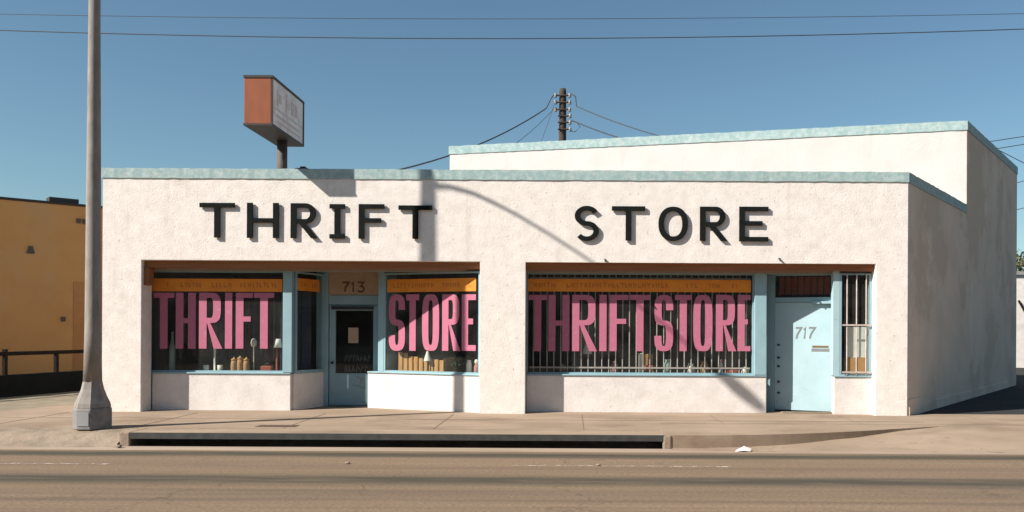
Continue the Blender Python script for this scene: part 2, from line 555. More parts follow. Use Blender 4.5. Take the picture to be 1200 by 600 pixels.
def glyph(ch, w, h, sx, sy, cond=False):
    e = .62 if cond else 1.0
    if ch == 'T':
        a, b = (w - sx) / 2, (w + sx) / 2
        return [((0, h), (0, h - sy), (a, h - sy), (a, 0), (b, 0), (b, h - sy), (w, h - sy), (w, h))], []
    if ch == 'H':
        m0, m1 = h * .5 - sy / 2, h * .5 + sy / 2
        return [((0, 0), (sx, 0), (sx, m0), (w - sx, m0), (w - sx, 0), (w, 0), (w, h), (w - sx, h), (w - sx, m1), (sx, m1), (sx, h), (0, h))], []
    if ch == 'I':
        if cond:
            return [((0, 0), (w, 0), (w, h), (0, h))], []
        a, b = (w - sx) / 2, (w + sx) / 2
        return [((0, 0), (w, 0), (w, sy), (b, sy), (b, h - sy), (w, h - sy), (w, h), (0, h), (0, h - sy), (a, h - sy), (a, sy), (0, sy))], []
    if ch == 'F':
        m0, m1 = h * .53 - sy / 2, h * .53 + sy / 2
        return [((0, 0), (sx, 0), (sx, m0), (w * .88, m0), (w * .88, m1), (sx, m1), (sx, h - sy), (w, h - sy), (w, h), (0, h))], []
    if ch == 'E':
        m0, m1 = h * .52 - sy / 2, h * .52 + sy / 2
        return [((0, 0), (w, 0), (w, sy), (sx, sy), (sx, m0), (w * .8, m0), (w * .8, m1), (sx, m1), (sx, h - sy), (w, h - sy), (w, h), (0, h))], []
    if ch == 'O':
        out = arc(w / 2, h / 2, w / 2, h / 2, 0, 360, 40, e * .9)[:-1]
        inn = arc(w / 2, h / 2, w / 2 - sx, h / 2 - sy, 0, 360, 40, e * .9)[:-1]
        return [out], [inn]
    if ch == 'R':
        hm = h * (.42 if not cond else .46)
        rr = min((h - hm) / 2, w * .45)
        out = [(0, 0), (0, h), (w * .93 - rr, h)]
        out += arc(w * .93 - rr, h - (h - hm) / 2, rr, (h - hm) / 2, 90, -90, 14, e)[1:]
        lx = w * .93 - rr
        lw = sx * 1.12
        x0 = max(sx + .02 * w, lx - lw * 1.0)
        out += [(x0 + lw if x0 + lw < lx else lx, hm - .0005), (w, 0), (w - lw, 0), (x0 - .0, hm - .0005)]
        if x0 > sx + .001:
            out += [(sx, hm - .0005)]
        out += [(sx, 0)]
        hr = max(rr - sx, .01)
        hh = (h - hm) / 2 - sy
        hole = [(sx, hm + sy), (sx, h - sy), (w * .93 - rr, h - sy)] + arc(w * .93 - rr, hm + (h - hm) / 2, hr, hh, 90, -90, 12, e)[1:]
        return [out], [hole]
    if ch == 'S':
        rx, ry = (w - sx) / 2, (h - sy) / 4
        c = w / 2
        a0 = 25 if not cond else 0
        pth = arc(c, h - sy / 2 - ry, rx, ry, a0, 270, 22, e)
        pth += arc(c, sy / 2 + ry, rx, ry, 90, -180 + a0 + (0 if cond else 10), 22, e)[1:]
        return [stroke(pth, sx, sy)], []
    if ch == '7':
        return [stroke([(0, h), (w, h), (w * .45, h * .4), (w * .35, 0)], sx)], []
    if ch == '1':
        return [stroke([(w * .25, h * .8), (w * .55, h), (w * .55, 0)], sx)], []
    if ch == '3':
        pth = [(0, h), (w * .95, h), (w * .42, h * .6)] + arc(w * .42, h * .3, w * .55, h * .3, 80, -150, 12)
        return [stroke(pth, sx)], []


def grow(loop, d):
    c = len(loop)
    area = sum(loop[i][0] * loop[(i + 1) % c][1] - loop[(i + 1) % c][0] * loop[i][1] for i in range(c))
    sg = 1 if area > 0 else -1
    out = []
    for i in range(c):
        a, b, e = loop[i - 1], loop[i], loop[(i + 1) % c]

        def nn(p, q):
            dx, dy = q[0] - p[0], q[1] - p[1]
            l = math.hypot(dx, dy) or 1
            return dy / l * sg, -dx / l * sg
        n1, n2 = nn(a, b), nn(b, e)
        nx, ny = n1[0] + n2[0], n1[1] + n2[1]
        k = 1 / max((nx * nx + ny * ny) / 2, .6)
        out.append((b[0] + nx * k * d, b[1] + ny * k * d))
    return out


def letter(fr, ch, x0, x1, y0, y1, sxp, syp, t0, t1, name, material, parent, cond=False, italic=0.0):
    """a letter that fills the pixel box x0..x1, y0..y1 of the photo on plane fr"""
    u0, zt = fr.px(x0, y0)
    u1, zt2 = fr.px(x1, y0)
    _, zb = fr.px(x0, y1)
    w, h = u1 - u0, zt - zb
    k = w / (x1 - x0)
    outs, holes = glyph(ch, w, h, sxp * k, syp * k, cond)
    outs = outs[0]
    mv = lambda l: [(u0 + p[0] + italic * p[1], zb + p[1]) for p in l]
    mb = MB()
    mb.flat(mv(outs), [mv(l) for l in holes], fr, t0, t1)
    return mb.build(name, material, parent)


# ================================================================== SETTING
def struct(mb, name, material, **k):
    return tag(mb.build(name, material, **k), kind='structure')


KY, RZ = 12.85, -.21                       # kerb line, road level
DX0, DX1 = gx(150, KY, 515), gx(779, KY, 515)   # the storm drain opening

# the ground: one sheet to the horizon with the pit of the storm drain cut out of it
g = MB()
outer = [(-3000, -3000), (3000, -3000), (3000, 3000), (-3000, 3000)]
hole = [(DX0, KY), (DX1, KY), (DX1, KY + .62), (DX0, KY + .62)]
loops = [[Vector((x, y, 0)) for x, y in outer], [Vector((x, y, 0)) for x, y in hole]]
g.add([(x, y, -.27) for x, y in outer + hole], [t for t in tessellate_polygon(loops)])
struct(g, 'ground', 'ground')

r = MB()
r.add([(-260, -11, RZ), (260, -11, RZ), (260, KY - .38, RZ), (-260, KY - .38, RZ)], [(0, 1, 2, 3)])
struct(r, 'road', 'road')
gt = MB()
gt.box(-260, 260, KY - .385, KY - .002, -.26, RZ + .004)
struct(gt, 'gutter', 'gutter')

for i, (xa, xb, yy) in enumerate(((-30, 128, 543.5), (598, 745, 546), (752, 858, 547))):
    p = at((xa + xb) / 2, yy, 10)
    d = (EYE - RZ) * 10 / (EYE - p.z)
    mb = MB()
    mb.add([(gx(xa, d), d - .045, RZ + .004), (gx(xb, d), d - .045, RZ + .004), (gx(xb, d), d + .045, RZ + .004), (gx(xa, d), d + .045, RZ + .004)], [(0, 1, 2, 3)])
    struct(mb, 'lane_marking', 'lane')

# sidewalk slab; its street edge follows the kerb, steps back round the drain and bends into the driveway
curve = []
for i in range(13):
    a = i / 12
    X = DX1 + .10 + a * 3.75
    curve.append((X, KY + .98 * a ** 2.0))
edge = [(-260, KY), (-15, KY), (-14.2, 13.35), (DX0 - .13, 13.35), (DX0 - .13, KY), (DX0, KY), (DX0, KY + .62), (DX1, KY + .62), (DX1, KY)] + curve + \
       [(6.2, 14.25), (13.5, 14.25), (14.6, KY), (260, KY)]
back = [(260, 16.35), (6.7, 16.35), (6.0, 17.9), (-9.6, 17.9), (-10.3, 17.6), (-10.75, 15.85), (-260, 15.85)]
sw = MB()
loop = edge + back
vs = [(x, y, 0) for x, y in loop] + [(x, y, -.5) for x, y in loop]
n = len(loop)
fs = [t for t in tessellate_polygon([[Vector((x, y, 0)) for x, y in loop]])]
fs += [(i, (i + 1) % n, n + (i + 1) % n, n + i) for i in range(n)]
sw.add(vs, fs)
struct(sw, 'sidewalk', 'concrete')

# score lines between the flags of the sidewalk (thin dark joints)
jt = MB()
for X in (-9.4, -7.0, -4.6, -2.2, .2, 2.6, 5.0, 7.4, 9.8):
    y0 = 13.5 if X < 2.5 else 14.3
    jt.box(X - .005, X + .005, y0, 15.85, -.02, .004)
jt.box(-10.5, 6.2, 14.9, 14.908, -.02, .0045)
struct(jt, 'sidewalk_joints', 'joint')

# concrete driveway aprons (sloping from the gutter up to the sidewalk)
def apron(x0, x1, prof, nx=40):
    mb = MB()
    vs, fs = [], []
    for i in range(nx + 1):
        X = x0 + (x1 - x0) * i / nx
        for (Y, z) in prof:
            vs.append((X, Y + random.uniform(-.01, .01), z + random.uniform(-.006, .006)))
    m = len(prof)
    for i in range(nx):
        for k in range(m - 1):
            fs.append((i * m + k, (i + 1) * m + k, (i + 1) * m + k + 1, i * m + k + 1))
    mb.add(vs, fs)
    return mb


struct(apron(DX1 + .1, 14.6, [(KY - .45, RZ - .012), (KY - .2, RZ + .006), (KY + .1, -.185), (13.3, -.125), (13.8, -.05), (14.26, .0), (14.5, .006), (14.55, -.05)]),
       'driveway_apron', 'concrete', smooth=True)
struct(apron(-15, DX0 - .13, [(KY - .25, RZ - .012), (KY - .12, RZ + .01), (KY + .02, -.13), (KY + .14, -.05), (13.2, -.012), (13.4, .004), (13.5, -.03)]),
       'rolled_kerb', 'kerb', smooth=True)

# side lots
lt = MB()
lt.add([(5.0, 16.2, -.016), (120, 16.2, -.016), (120, 90, -.016), (5.0, 90, -.016)], [(0, 1, 2, 3)])
struct(lt, 'parking_lot', 'lot')
ld = MB()
ld.add([(-120, 15.7, -.012), (-7.5, 15.7, -.012), (-7.5, 90, -.012), (-120, 90, -.012)], [(0, 1, 2, 3)])
struct(ld, 'dirt_lot', 'dirt')

# ------------------------------------------------------------------ storm drain
sd = thing('storm_drain', (DX0, KY, RZ), 'long dark kerb inlet of the storm drain under the sidewalk edge', 'storm drain')
mb = MB(); mb.box(DX0 + .002, DX1 - .002, KY + .012, KY + .615, -.065, -.004); mb.build('cover_slab', 'concrete', sd)
mb = MB(); mb.box(DX0 + .002, DX1 - .002, KY - .012, KY + .010, -.095, .001); mb.build('steel_nosing', 'nosing', sd, bevel=.004)
mb = MB()
x0, x1, y0, y1 = DX0 + .003, DX1 - .003, KY + .003, KY + .612
mb.add([(x0, y0, -.27), (x1, y0, -.27), (x1, y1, -.27), (x0, y1, -.27), (x0, y0, -1), (x1, y0, -1), (x1, y1, -1), (x0, y1, -1),
        (x0, y1, -.066), (x1, y1, -.066), (x0, y0 - .02, -.066), (x1, y0 - .02, -.066), (x0, y0 - .02, -.27), (x1, y0 - .02, -.27)],
       [(4, 5, 6, 7), (0, 1, 5, 4), (1, 2, 6, 5), (3, 0, 4, 7), (2, 3, 7, 6), (3, 2, 9, 8), (3, 12, 10, 8), (13, 2, 9, 11)])
mb.build('pit', 'pit', sd)
mb = MB(); mb.box(DX0 - .12, DX0 + .03, KY - .02, KY + .05, -.30, .003); mb.build('end_block', 'kerb', sd, bevel=.015)
mb = MB(); mb.box(DX1 - .03, DX1 + .11, KY - .02, KY + .05, -.30, .003); mb.build('end_block', 'kerb', sd, bevel=.03)

# ================================================================== THE SHOP
shop = thing('thrift_store', (-1.2, FY, 0), 'low white stucco shop with teal trim and THRIFT STORE in black letters', 'shop')
XL, XR = gx(120, FY, 300), gx(1064, FY, 300)
ZT = 4.59
O1 = (gx(165.5, FY), gx(562, FY)); O2 = (gx(615.5, FY), gx(1026, FY))
ZO = 2.868
WD = .42                                   # depth of the front wall
FA = Frame((0, FY), (1, FY))

mb = MB()
poly = [(XL, 0), (XL, ZT), (XR, ZT), (XR, 0), (O2[1], 0), (O2[1], ZO), (O2[0], ZO), (O2[0], 0), (O1[1], 0), (O1[1], ZO), (O1[0], ZO), (O1[0], 0)]
mb.flat([(a, b - (.02 if b == 0 else 0)) for a, b in poly], [], FA, -.40, 0)
mb.build('front_wall', 'stucco', shop, bevel=.012)

# right side wall: the building stands askew on its plot
wd = Vector((.736, 1, 0)).normalized()
C0 = Vector((XR, FY, 0))
SA, SB = 4.08 * 1.2417, 9.75 * 1.2417
SF = Frame((C0.x, C0.y), (C0.x + wd.x, C0.y + wd.y))      # n points right, away from the shop
ZR = 6.58
mb = MB(); SF.box(mb, .004, SA - .003, -.02, ZT - .01, -.22, 0); mb.build('side_wall', 'side', shop)
mb = MB(); SF.box(mb, SA, SB, -.02, ZR - .01, -.22, 0.0); mb.build('side_wall', 'side', shop)
mb = MB(); SF.box(mb, .05, SB - .3, -.02, .16, 0, .03); SF.box(mb, .05, 2.1, .16, .30, 0, .022); mb.build('wall_plinth', 'side', shop)
# rear block
RP = (C0 + wd * SA); BP = (C0 + wd * SB)
RLd = 23.2; RL = Vector((gx(527, RLd, 172), RLd, 0))
RF = Frame((RL.x, RL.y), (RP.x, RP.y))
RBL = Vector((RL.x + 1.2, 32.0, 0))
mb = MB(); RF.box(mb, 0, RF.len - .003, 3.9, ZR, -.22, 0); mb.build('rear_front_wall', 'rear', shop, bevel=.01)
mb = MB()
mb.prism([(RL.x, RL.y + .05), (RL.x + .2, RL.y + .23), (RBL.x + .2, RBL.y), (RBL.x, RBL.y)], 0, ZR - .004)
BK = Vector((BP.x - 6, 33.5, 0))
mb.prism([(RBL.x, RBL.y), (RBL.x + .05, RBL.y - .2), (BP.x - .25, BP.y - .2), (BP.x, BP.y)], 0, ZR - .006)
mb.build('rear_back_wall', 'rear', shop)
mb = MB(); mb.prism([(XL, FY + .4), (XL + .22, FY + .4), (XL + .22, 29), (XL, 29)], -.02, ZT - .02)
mb.prism([(XL + .22, 29), (XL, 29.2), (RBL.x, 29.2), (RBL.x, 29)], -.02, ZT - .02); mb.build('left_wall', 'rear', shop)
mb = MB(); mb.prism([(XL + .2, FY + .35), (XR - .05, FY + .35), (RP.x - .25, RP.y), (RL.x + 1, RL.y + .1), (RL.x + 1, 29.05), (XL + .2, 29.05)], 4.0, 4.12)
mb.prism([(RL.x + .1, RL.y + .15), (RP.x - .2, RP.y + .1), (BP.x - .2, BP.y), (RBL.x + .1, RBL.y - .05)], 6.1, 6.25)
mb.build('roof', 'roofing', shop)


def ragged_band(fr, u0, u1, z0, z1, t0, t1, name, jit, step=.12):
    """a coping whose painted lower edge wavers a little"""
    mb = MB()
    nseg = max(2, int((u1 - u0) / step))
    vs, fs = [], []
    for i in range(nseg + 1):
        u = u0 + (u1 - u0) * i / nseg
        zb = z0 + random.uniform(-jit, jit)
        zt = z1 + random.uniform(-.006, .006)
        tt = t1 + random.uniform(-.003, .003)
        vs += [fr.p(u, zb, t0), fr.p(u, zb, tt), fr.p(u, zt, tt), fr.p(u, zt, t0)]
    for i in range(nseg):
        for k in range(4):
            a, b = i * 4 + k, i * 4 + (k + 1) % 4
            fs.append((a, b, b + 4, a + 4))
    fs += [(0, 1, 2, 3), tuple(nseg * 4 + k for k in (3, 2, 1, 0))]
    mb.add(vs, fs)
    return mb.build(name, 'trim', shop)


ragged_band(FA, XL - .02, XR + .012, ZT - .172, ZT + .015, -.42, .018, 'parapet_trim', .005)
ragged_band(SF, .03, SA - .004, ZT - .19, ZT + .011, -.26, .02, 'parapet_trim', .004)
ragged_band(RF, -.02, RF.len + .012, ZR - .20, ZR + .02, -.26, .02, 'rear_trim', .005)
ragged_band(SF, SA - .01, SB + .01, ZR - .20, ZR + .016, -.26, .02, 'rear_trim', .004)

# black letters on the wall
for ch, x0, x1, y0, y1 in (('T', 235, 276, 238, 278.5), ('H', 290.5, 327.5, 238, 279), ('R', 341.5, 373, 238.5, 279.3), ('I', 387, 405, 239.5, 279.8), ('F', 421, 451, 239.5, 280),
                           ('T', 467.5, 507, 241, 280), ('S', 673.5, 702, 241.5, 282.5), ('T', 717, 756, 242, 282), ('O', 771.5, 806, 242.5, 282.5), ('R', 820, 852, 242.5, 282.5),
                           ('E', 866, 900, 242.5, 283)):
    o = letter(FA, ch, x0, x1, y0, y1, 6.6, 5.2, .018, .05, 'sign_letter', 'black_letter', shop)
    if ch in 'ISO': o['label'] = {'I': 'black letter I with serifs', 'S': 'black letter S', 'O': 'black letter O'}[ch]

# brown boards under the lintels
BB = 2.738
for (a, b) in (O1, O2):
    mb = MB(); mb.box(a + .004, b - .004, FY + .10, FY + .30, BB, ZO - .003); mb.build('lintel_board', 'brown', shop)
    mb = MB(); mb.box(a + .005, b - .005, FY + .29, FY + .395, 2.69, BB + .05); mb.build('lintel_strip', 'grey_strip', shop)
mb = MB(); mb.box(O1[0] + .004, O1[0] + .10, FY + .075, FY + .28, 2.40, BB - .003); mb.build('corner_bracket', 'brown', shop, bevel=.01)
for x, y in ((709, 304.5), (913, 303.5)):
    p = at(x, y, FY); mb = MB(); mb.tube([p + Vector((0, .05, .01)), p + Vector((0, -.05, .0)), p + Vector((.01, -.07, -.04))], .018, 8); mb.build('wall_hook', 'dark', shop)
mb = MB(); p = at(538, 469, 16.2); mb.box(p.x + .05, p.x + .11, 16.0, 16.4, p.z - .03, p.z + .04)

# ---- frames of the recessed shop fronts
YA = FY + WD
FW1 = Frame((O1[0], YA), (gx(343, YA), YA))
VA = (gx(342.5, YA), YA); VB = (gx(381, 17.4), 17.4)
FV = Frame(VA, VB)
FD1 = Frame((gx(376, 17.4), 17.4), (gx(450, 17.4), 17.4))
FW1B = Frame((gx(444, 17.0), 17.0), (O1[1], 16.17))
FW1G = Frame((O1[0], YA + .06), (gx(343, YA), YA + .06))
FW2G = Frame((O2[0], YA + .06), (gx(897, YA), YA + .06))
FW2 = Frame((O2[0], YA), (gx(897, YA), YA))
FD2 = Frame((gx(900, 16.88), 16.88), (gx(979, 16.43), 16.43))
FSL = Frame((gx(977, 16.23), 16.23), (O2[1], 16.23))
ZS = .735                                  # sill
ZH = 2.70                                  # window head


def bulk(fr, u0, u1, t, name='bulkhead', th=.16, z1=ZS):
    mb = MB(); fr.box(mb, u0, u1, -.02, z1 - .03, t - th, t); o = mb.build(name, 'bulkhead', shop, bevel=.012)
    mb = MB(); fr.box(mb, u0 + .002, u1 - .002, z1 - .031, z1, t - th - .02, t + .022); mb.build('sill', 'teal', o, bevel=.006)
    return o


def window(fr, u0, u1, bottom=ZS, top=ZH, stile=.05, glass=True):
    mb = MB()
    fr.box(mb, u0, u0 + stile, bottom, top, -.06, .03)
    fr.box(mb, u1 - stile, u1, bottom, top, -.06, .03)
    fr.box(mb, u0 + stile, u1 - stile, bottom, bottom + .03, -.06, .026)
    fr.box(mb, u0 + stile, u1 - stile, top - .03, top, -.06, .026)
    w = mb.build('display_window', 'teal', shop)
    if glass:
        mb = MB(); mb.add([fr.p(u0 + stile - .01, bottom + .02, 0), fr.p(u1 - stile + .01, bottom + .02, 0), fr.p(u1 - stile + .01, top - .03, 0), fr.p(u0 + stile - .01, top - .03, 0)], [(0, 1, 2, 3)])
        mb.build('glass', 'glass', w)
    return w


def banner(fr, w, x0, x1, y0, y1):
    u0, z1 = fr.px(x0, y0); u1, z1b = fr.px(x1, y0 + (x1 - x0) * .002); _, z0 = fr.px(x0, y1)
    z1 = (z1 + z1b) / 2
    z0 = z1 - (fr.px(x0, y0)[1] - z0)
    mb = MB(); fr.box(mb, u0, u1, z0, z1, .003, .006); b = mb.build('banner', 'banner', w)
    # the small worn lettering on the strip is too faded to read: only its marks remain
    u = u0 + .14; hz = z1 - z0
    rnd = random.Random(int(x0))
    while u < u1 - .14:
        k = rnd.random(); mb = MB()
        wv = rnd.uniform(.035, .07); h0 = z0 + hz * .34; h1 = z0 + hz * rnd.uniform(.64, .72)
        if k < .16:
            u += .09
        elif k < .5:
            mb.flat([(u, h0), (u + wv, h0), (u + wv, h0 + .02), (u + .018, h0 + .02), (u + .018, h1), (u, h1)], [], fr, .006, .0075)
        elif k < .8:
            hm = (h0 + h1) / 2
            mb.flat([(u, h0), (u + .015, h0), (u + .015, hm), (u + wv - .014, hm), (u + wv - .014, h0), (u + wv, h0), (u + wv, h1), (u + wv - .014, h1), (u + wv - .014, hm + .016), (u + .015, hm + .016), (u + .015, h1), (u, h1)], [], fr, .006, .0075)
        else:
            a_, b_ = u + wv * .4, u + wv * .4 + .016
            mb.flat([(a_, h0), (b_, h0), (b_, h1 - .018), (u + wv, h1 - .018), (u + wv, h1), (u, h1), (u, h1 - .018), (a_, h1 - .018)], [], fr, .006, .0075)
        if mb.v: mb.build('faded_letter', 'banner_ink', w)
        u += wv + rnd.uniform(.02, .04)
    return b


def paint(fr, w, items, y0, y1, sx, sy):
    for ch, a, b in items:
        u = letter(fr, ch, a, b, y0, y1, sx, sy, .004, .008, 'painted_letter', 'pink', w, cond=True)


# left window
u1 = FW1G.px(331.5, 400)[0]
bulk(FW1, .01, FW1.len - .03, .02)
w1 = window(FW1G, FW1G.px(175, 400)[0] - .02, u1 + .03, stile=.022)
banner(FW1G, w1, 176, 331, 326.5, 341.5)
paint(FW1G, w1, (('T', 180, 204.5), ('H', 206.3, 229.7), ('R', 233.5, 261), ('I', 264, 272.4), ('F', 276.6, 296.5), ('T', 297.8, 321.5)), 343, 408.5, 9, 6)
mb = MB(); FW1.box(mb, u1 + .032, FW1.len, 0 + ZS, ZO - .01, -.16, .05); mb.build('window_post', 'teal', shop, bevel=.008)

# vestibule side light
bulk(FV, .05, FV.len - .05, .01)
wv = window(FV, .06, FV.len - .07)
banner(FV, wv, 347.5, 374, 327, 341.5)

# right, slanting window
bulk(FW1B, FW1B.px(431, 455)[0] + .02, FW1B.len + .02, .035, th=.25)
ua = FW1B.px(453, 400)[0]
w1b = window(FW1B, ua - .04, FW1B.len - .005, stile=.03)
banner(FW1B, w1b, 454, 558, 326.5, 341.5)
paint(FW1B, w1b, (('S', 456, 475), ('T', 476.3, 491.5), ('O', 495, 515), ('R', 518.5, 540), ('E', 541.5, 558)), 345, 411, 7.4, 6)
mb = MB(); FW1B.box(mb, 0, ua - .042, ZS, ZO - .01, -.40, .035); mb.build('window_post', 'teal', shop, bevel=.008)

# the recessed door with the number panel above it
def U1(x, y): return FD1.px(x, y)
dw = MB()
ul, ur = U1(385.5, 400)[0], U1(444, 400)[0]
zt = U1(400, 346)[1]; zdoor = U1(400, 357)[1]
FD1.box(dw, U1(375, 400)[0] - .06, ul, 0, ZO - .01, -.1, .06)
FD1.box(dw, ur, U1(452, 400)[0] + .2, 0, ZO - .01, -.1, .05)
FD1.box(dw, ul, ur, zdoor, zt, -.1, .04)
dfr = dw.build('door_frame', 'teal', shop, bevel=.006)
mb = MB(); FD1.box(mb, ul + .003, ur - .003, zt + .004, ZO - .012, -.06, .02); npn = mb.build('number_panel', 'beige', shop)
for ch, a, b in (('7', 402, 409), ('1', 411, 417), ('3', 420, 427)):
    letter(FD1, ch, a, b, 331, 342, 2.2, 2.2, .021, .026, 'number_digit', 'digit_brown', npn)
mb = MB()
a0, a1 = U1(393.5, 400)[0], U1(437.5, 400)[0]; g0, g1 = U1(415, 437.5)[1], U1(415, 364)[1]
dl, dr = ul + .012, ur - .012
FD1.box(mb, dl, a0, .015, zdoor - .012, -.03, .015); FD1.box(mb, a1, dr, .015, zdoor - .012, -.03, .015)
FD1.box(mb, a0, a1, .015, g0, -.03, .0148); FD1.box(mb, a0, a1, g1, zdoor - .012, -.03, .0148)
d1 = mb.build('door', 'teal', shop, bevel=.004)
d1['label'] = 'shaded teal door with a dark glass pane'
mb = MB(); mb.add([FD1.p(a0, g0, -.005), FD1.p(a1, g0, -.005), FD1.p(a1, g1, -.005), FD1.p(a0, g1, -.005)], [(0, 1, 2, 3)]); mb.build('glass', 'glass', d1)
mb = MB(); FD1.box(mb, U1(389, 357)[0], U1(438, 357)[0], zdoor - .10, zdoor - .035, .016, .06); mb.build('door_closer', 'dark', d1)
mb = MB(); p = FD1.p(U1(390.5, 425)[0], U1(390, 425)[1], .02)
mb.lathe((p.x, p.y - .06, p.z), [(.0, -.03), (.03, -.02), (.034, 0), (.03, .02), (0, .03)], 12); mb.tube([p, p + Vector((0, -.05, 0))], .012, 8); mb.build('handle', 'dark', d1, smooth=True)
def slip(fr, x0, x1, y0, y1, t, name, m, parent):
    q0, q1 = fr.px(x0, y1), fr.px(x1, y0); mb = MB(); fr.box(mb, q0[0], q1[0], q0[1], q1[1], t, t + .002); return mb.build(name, m, parent)
nt_ = slip(FD1, 408, 420, 384, 402, -.004, 'paper_notice', 'beige', d1)
mb = MB()
rnd = random.Random(5)
for (ya, yb) in ((415, 424), (427, 436)):
    x = 404.0
    while x < 431:
        wv_ = rnd.uniform(2.4, 4.2)
        q0, q1 = FD1.px(x, yb), FD1.px(x + wv_, ya)
        h = q1[1] - q0[1]; u = q0[0]; wq = q1[0] - q0[0]
        mb.flat(stroke([(u, q0[1]), (u + wq * .3, q1[1]), (u + wq * .6, q0[1] + h * rnd.uniform(.2, .6)), (u + wq * .95, q0[1] + h * rnd.uniform(0, 1))], .012), [], FD1, -.004, -.002)
        x += wv_ + 1.1
mb.build('window_scrawl', 'digit', d1)
mb = MB()
sc = [FD1.px(x, y) for x, y in ((417, 441), (424, 444), (421, 452), (427, 441), (428, 455), (414, 451))]
mb.flat(stroke(sc, .012), [], FD1, .016, .018); mb.build('scratched_scrawl', 'digit', d1)

# ---- second opening: barred window, pale door, side light
u2 = FW2G.px(881, 400)[0]
bulk(FW2, .005, FW2.len + .02, .02)
w2 = window(FW2G, .005, u2 + .03, stile=.022)
banner(FW2G, w2, 617.5, 880, 327.2, 341.8)
paint(FW2G, w2, (('T', 619.5, 641), ('H', 642.8, 667.5), ('R', 670.7, 700), ('I', 702.5, 711), ('F', 714.5, 736.5), ('T', 738, 762), ('S', 767, 789), ('T', 791, 810.5), ('O', 812.5, 835),
                ('R', 839, 863), ('E', 864.5, 879.5)), 345.5, 411.5, 8.4, 6)


def bars(fr, parent, u0, u1, n, z0, z1, rails, t=-.10):
    mb = MB()
    for i in range(n):
        u = u0 + (u1 - u0) * (i + .5) / n
        mb.tube([fr.p(u, z0, t), fr.p(u, z1, t)], .0125, 6)
    for z in rails:
        fr.box(mb, u0, u1, z - .015, z + .015, t + .014, t + .024)
    return mb.build('security_bars', 'bars', parent)


bars(FW2G, w2, .06, u2 - .02, 32, ZS + .002, ZH - .01, (FW2G.px(700, 431)[1], ZH - .1))
mb = MB(); FW2.box(mb, u2 + .032, FW2.len + .01, ZS, ZO - .01, -.18, .05); mb.build('window_post', 'teal', shop, bevel=.008)

U2 = FD2.px
fl, frr = U2(908, 400)[0], U2(976.5, 400)[0]
zl = U2(940, 354)[1]
mb = MB()
FD2.box(mb, -.06, fl, -.02, ZO - .02, -.12, .05)
FD2.box(mb, frr, FD2.len - .01, -.02, ZO - .02, -.12, .05)
FD2.box(mb, fl, frr, zl, U2(940, 348.5)[1], -.12, .05)
FD2.box(mb, fl, frr, U2(940, 323)[1], ZO - .02, -.12, .045)
dfr2 = mb.build('door_frame', 'teal', shop, bevel=.006)
mb = MB(); FD2.box(mb, U2(952, 355)[0], frr - .01, zl - .035, zl + .012, .03, .10); mb.build('door_ledge', 'teal', dfr2)
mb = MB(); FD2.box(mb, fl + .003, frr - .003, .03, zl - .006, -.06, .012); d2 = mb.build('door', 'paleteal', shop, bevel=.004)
d2['label'] = 'pale blue door marked 717'
for ch, a, b in (('7', 931, 937.5), ('1', 939.5, 945), ('7', 946.5, 953.5)):
    letter(FD2, ch, a, b, 384, 396.5, 1.9, 1.9, .013, .018, 'number_digit', 'digit', d2, italic=.12)
slip(FD2, 951, 972, 408.5, 412, .012, 'mail_slot', 'digit', d2)
slip(FD2, 952, 971, 405.2, 407.4, .012, 'slot_label', 'brass', d2)
for yy in (404, 419, 429, 447, 460):
    z = U2(904, yy)[1]; p = FD2.p(U2(909.5, yy)[0] + .05, z, .014); mb = MB()
    mb.lathe((p.x, p.y, p.z), [(.0, -.022), (.025, -.016), (.03, 0), (.025, .016), (0, .022)], 10)
    mb.build('door_lock', 'dark', d2, smooth=True)
mb = MB(); mb.box(FD2.p(fl, 0, 0).x + .02, FD2.p(frr, 0, 0).x + .03, 16.28, 16.42, -.01, .03); mb.build('doorstep', 'kerb', shop)
tw = MB(); z0, z1 = U2(940, 348.5)[1], U2(940, 323)[1]
tw.add([FD2.p(fl, z0, -.03), FD2.p(frr, z0, -.03), FD2.p(frr, z1, -.03), FD2.p(fl, z1, -.03)], [(0, 1, 2, 3)])
tp = tw.build('transom_glass', 'glass', shop)
mb = MB()
for i in range(9):
    u = fl + (frr - fl) * (i + .5) / 9
    mb.tube([FD2.p(u, z0, -.06), FD2.p(u, z1, -.06)], .011, 6)
mb.build('security_bars', 'rail', tp)
mb = MB(); FD2.box(mb, fl + .05, frr - .05, z0 + .06, z1 - .02, -.16, -.14); mb.build('curtain', 'redcloth', tp)

bulk(FSL, .0, FSL.len + .01, .02, z1=FSL.px(1000, 440)[1])
s0, s1 = FSL.px(986, 400)[0], FSL.px(1019.5, 400)[0]
wsl = window(FSL, s0 - .05, FSL.len - .004, bottom=FSL.px(1000, 440)[1], stile=.045)
mb = MB(); FSL.box(mb, -.02, s0 - .052, FSL.px(1000, 440)[1], ZO - .01, -.12, .03); mb.build('window_post', 'paleteal', shop)
bars(FSL, wsl, s0, s1, 3, FSL.px(1000, 440)[1] + .01, ZH - .02, (FSL.px(1000, 381)[1], FSL.px(1000, 436)[1]), t=.045)

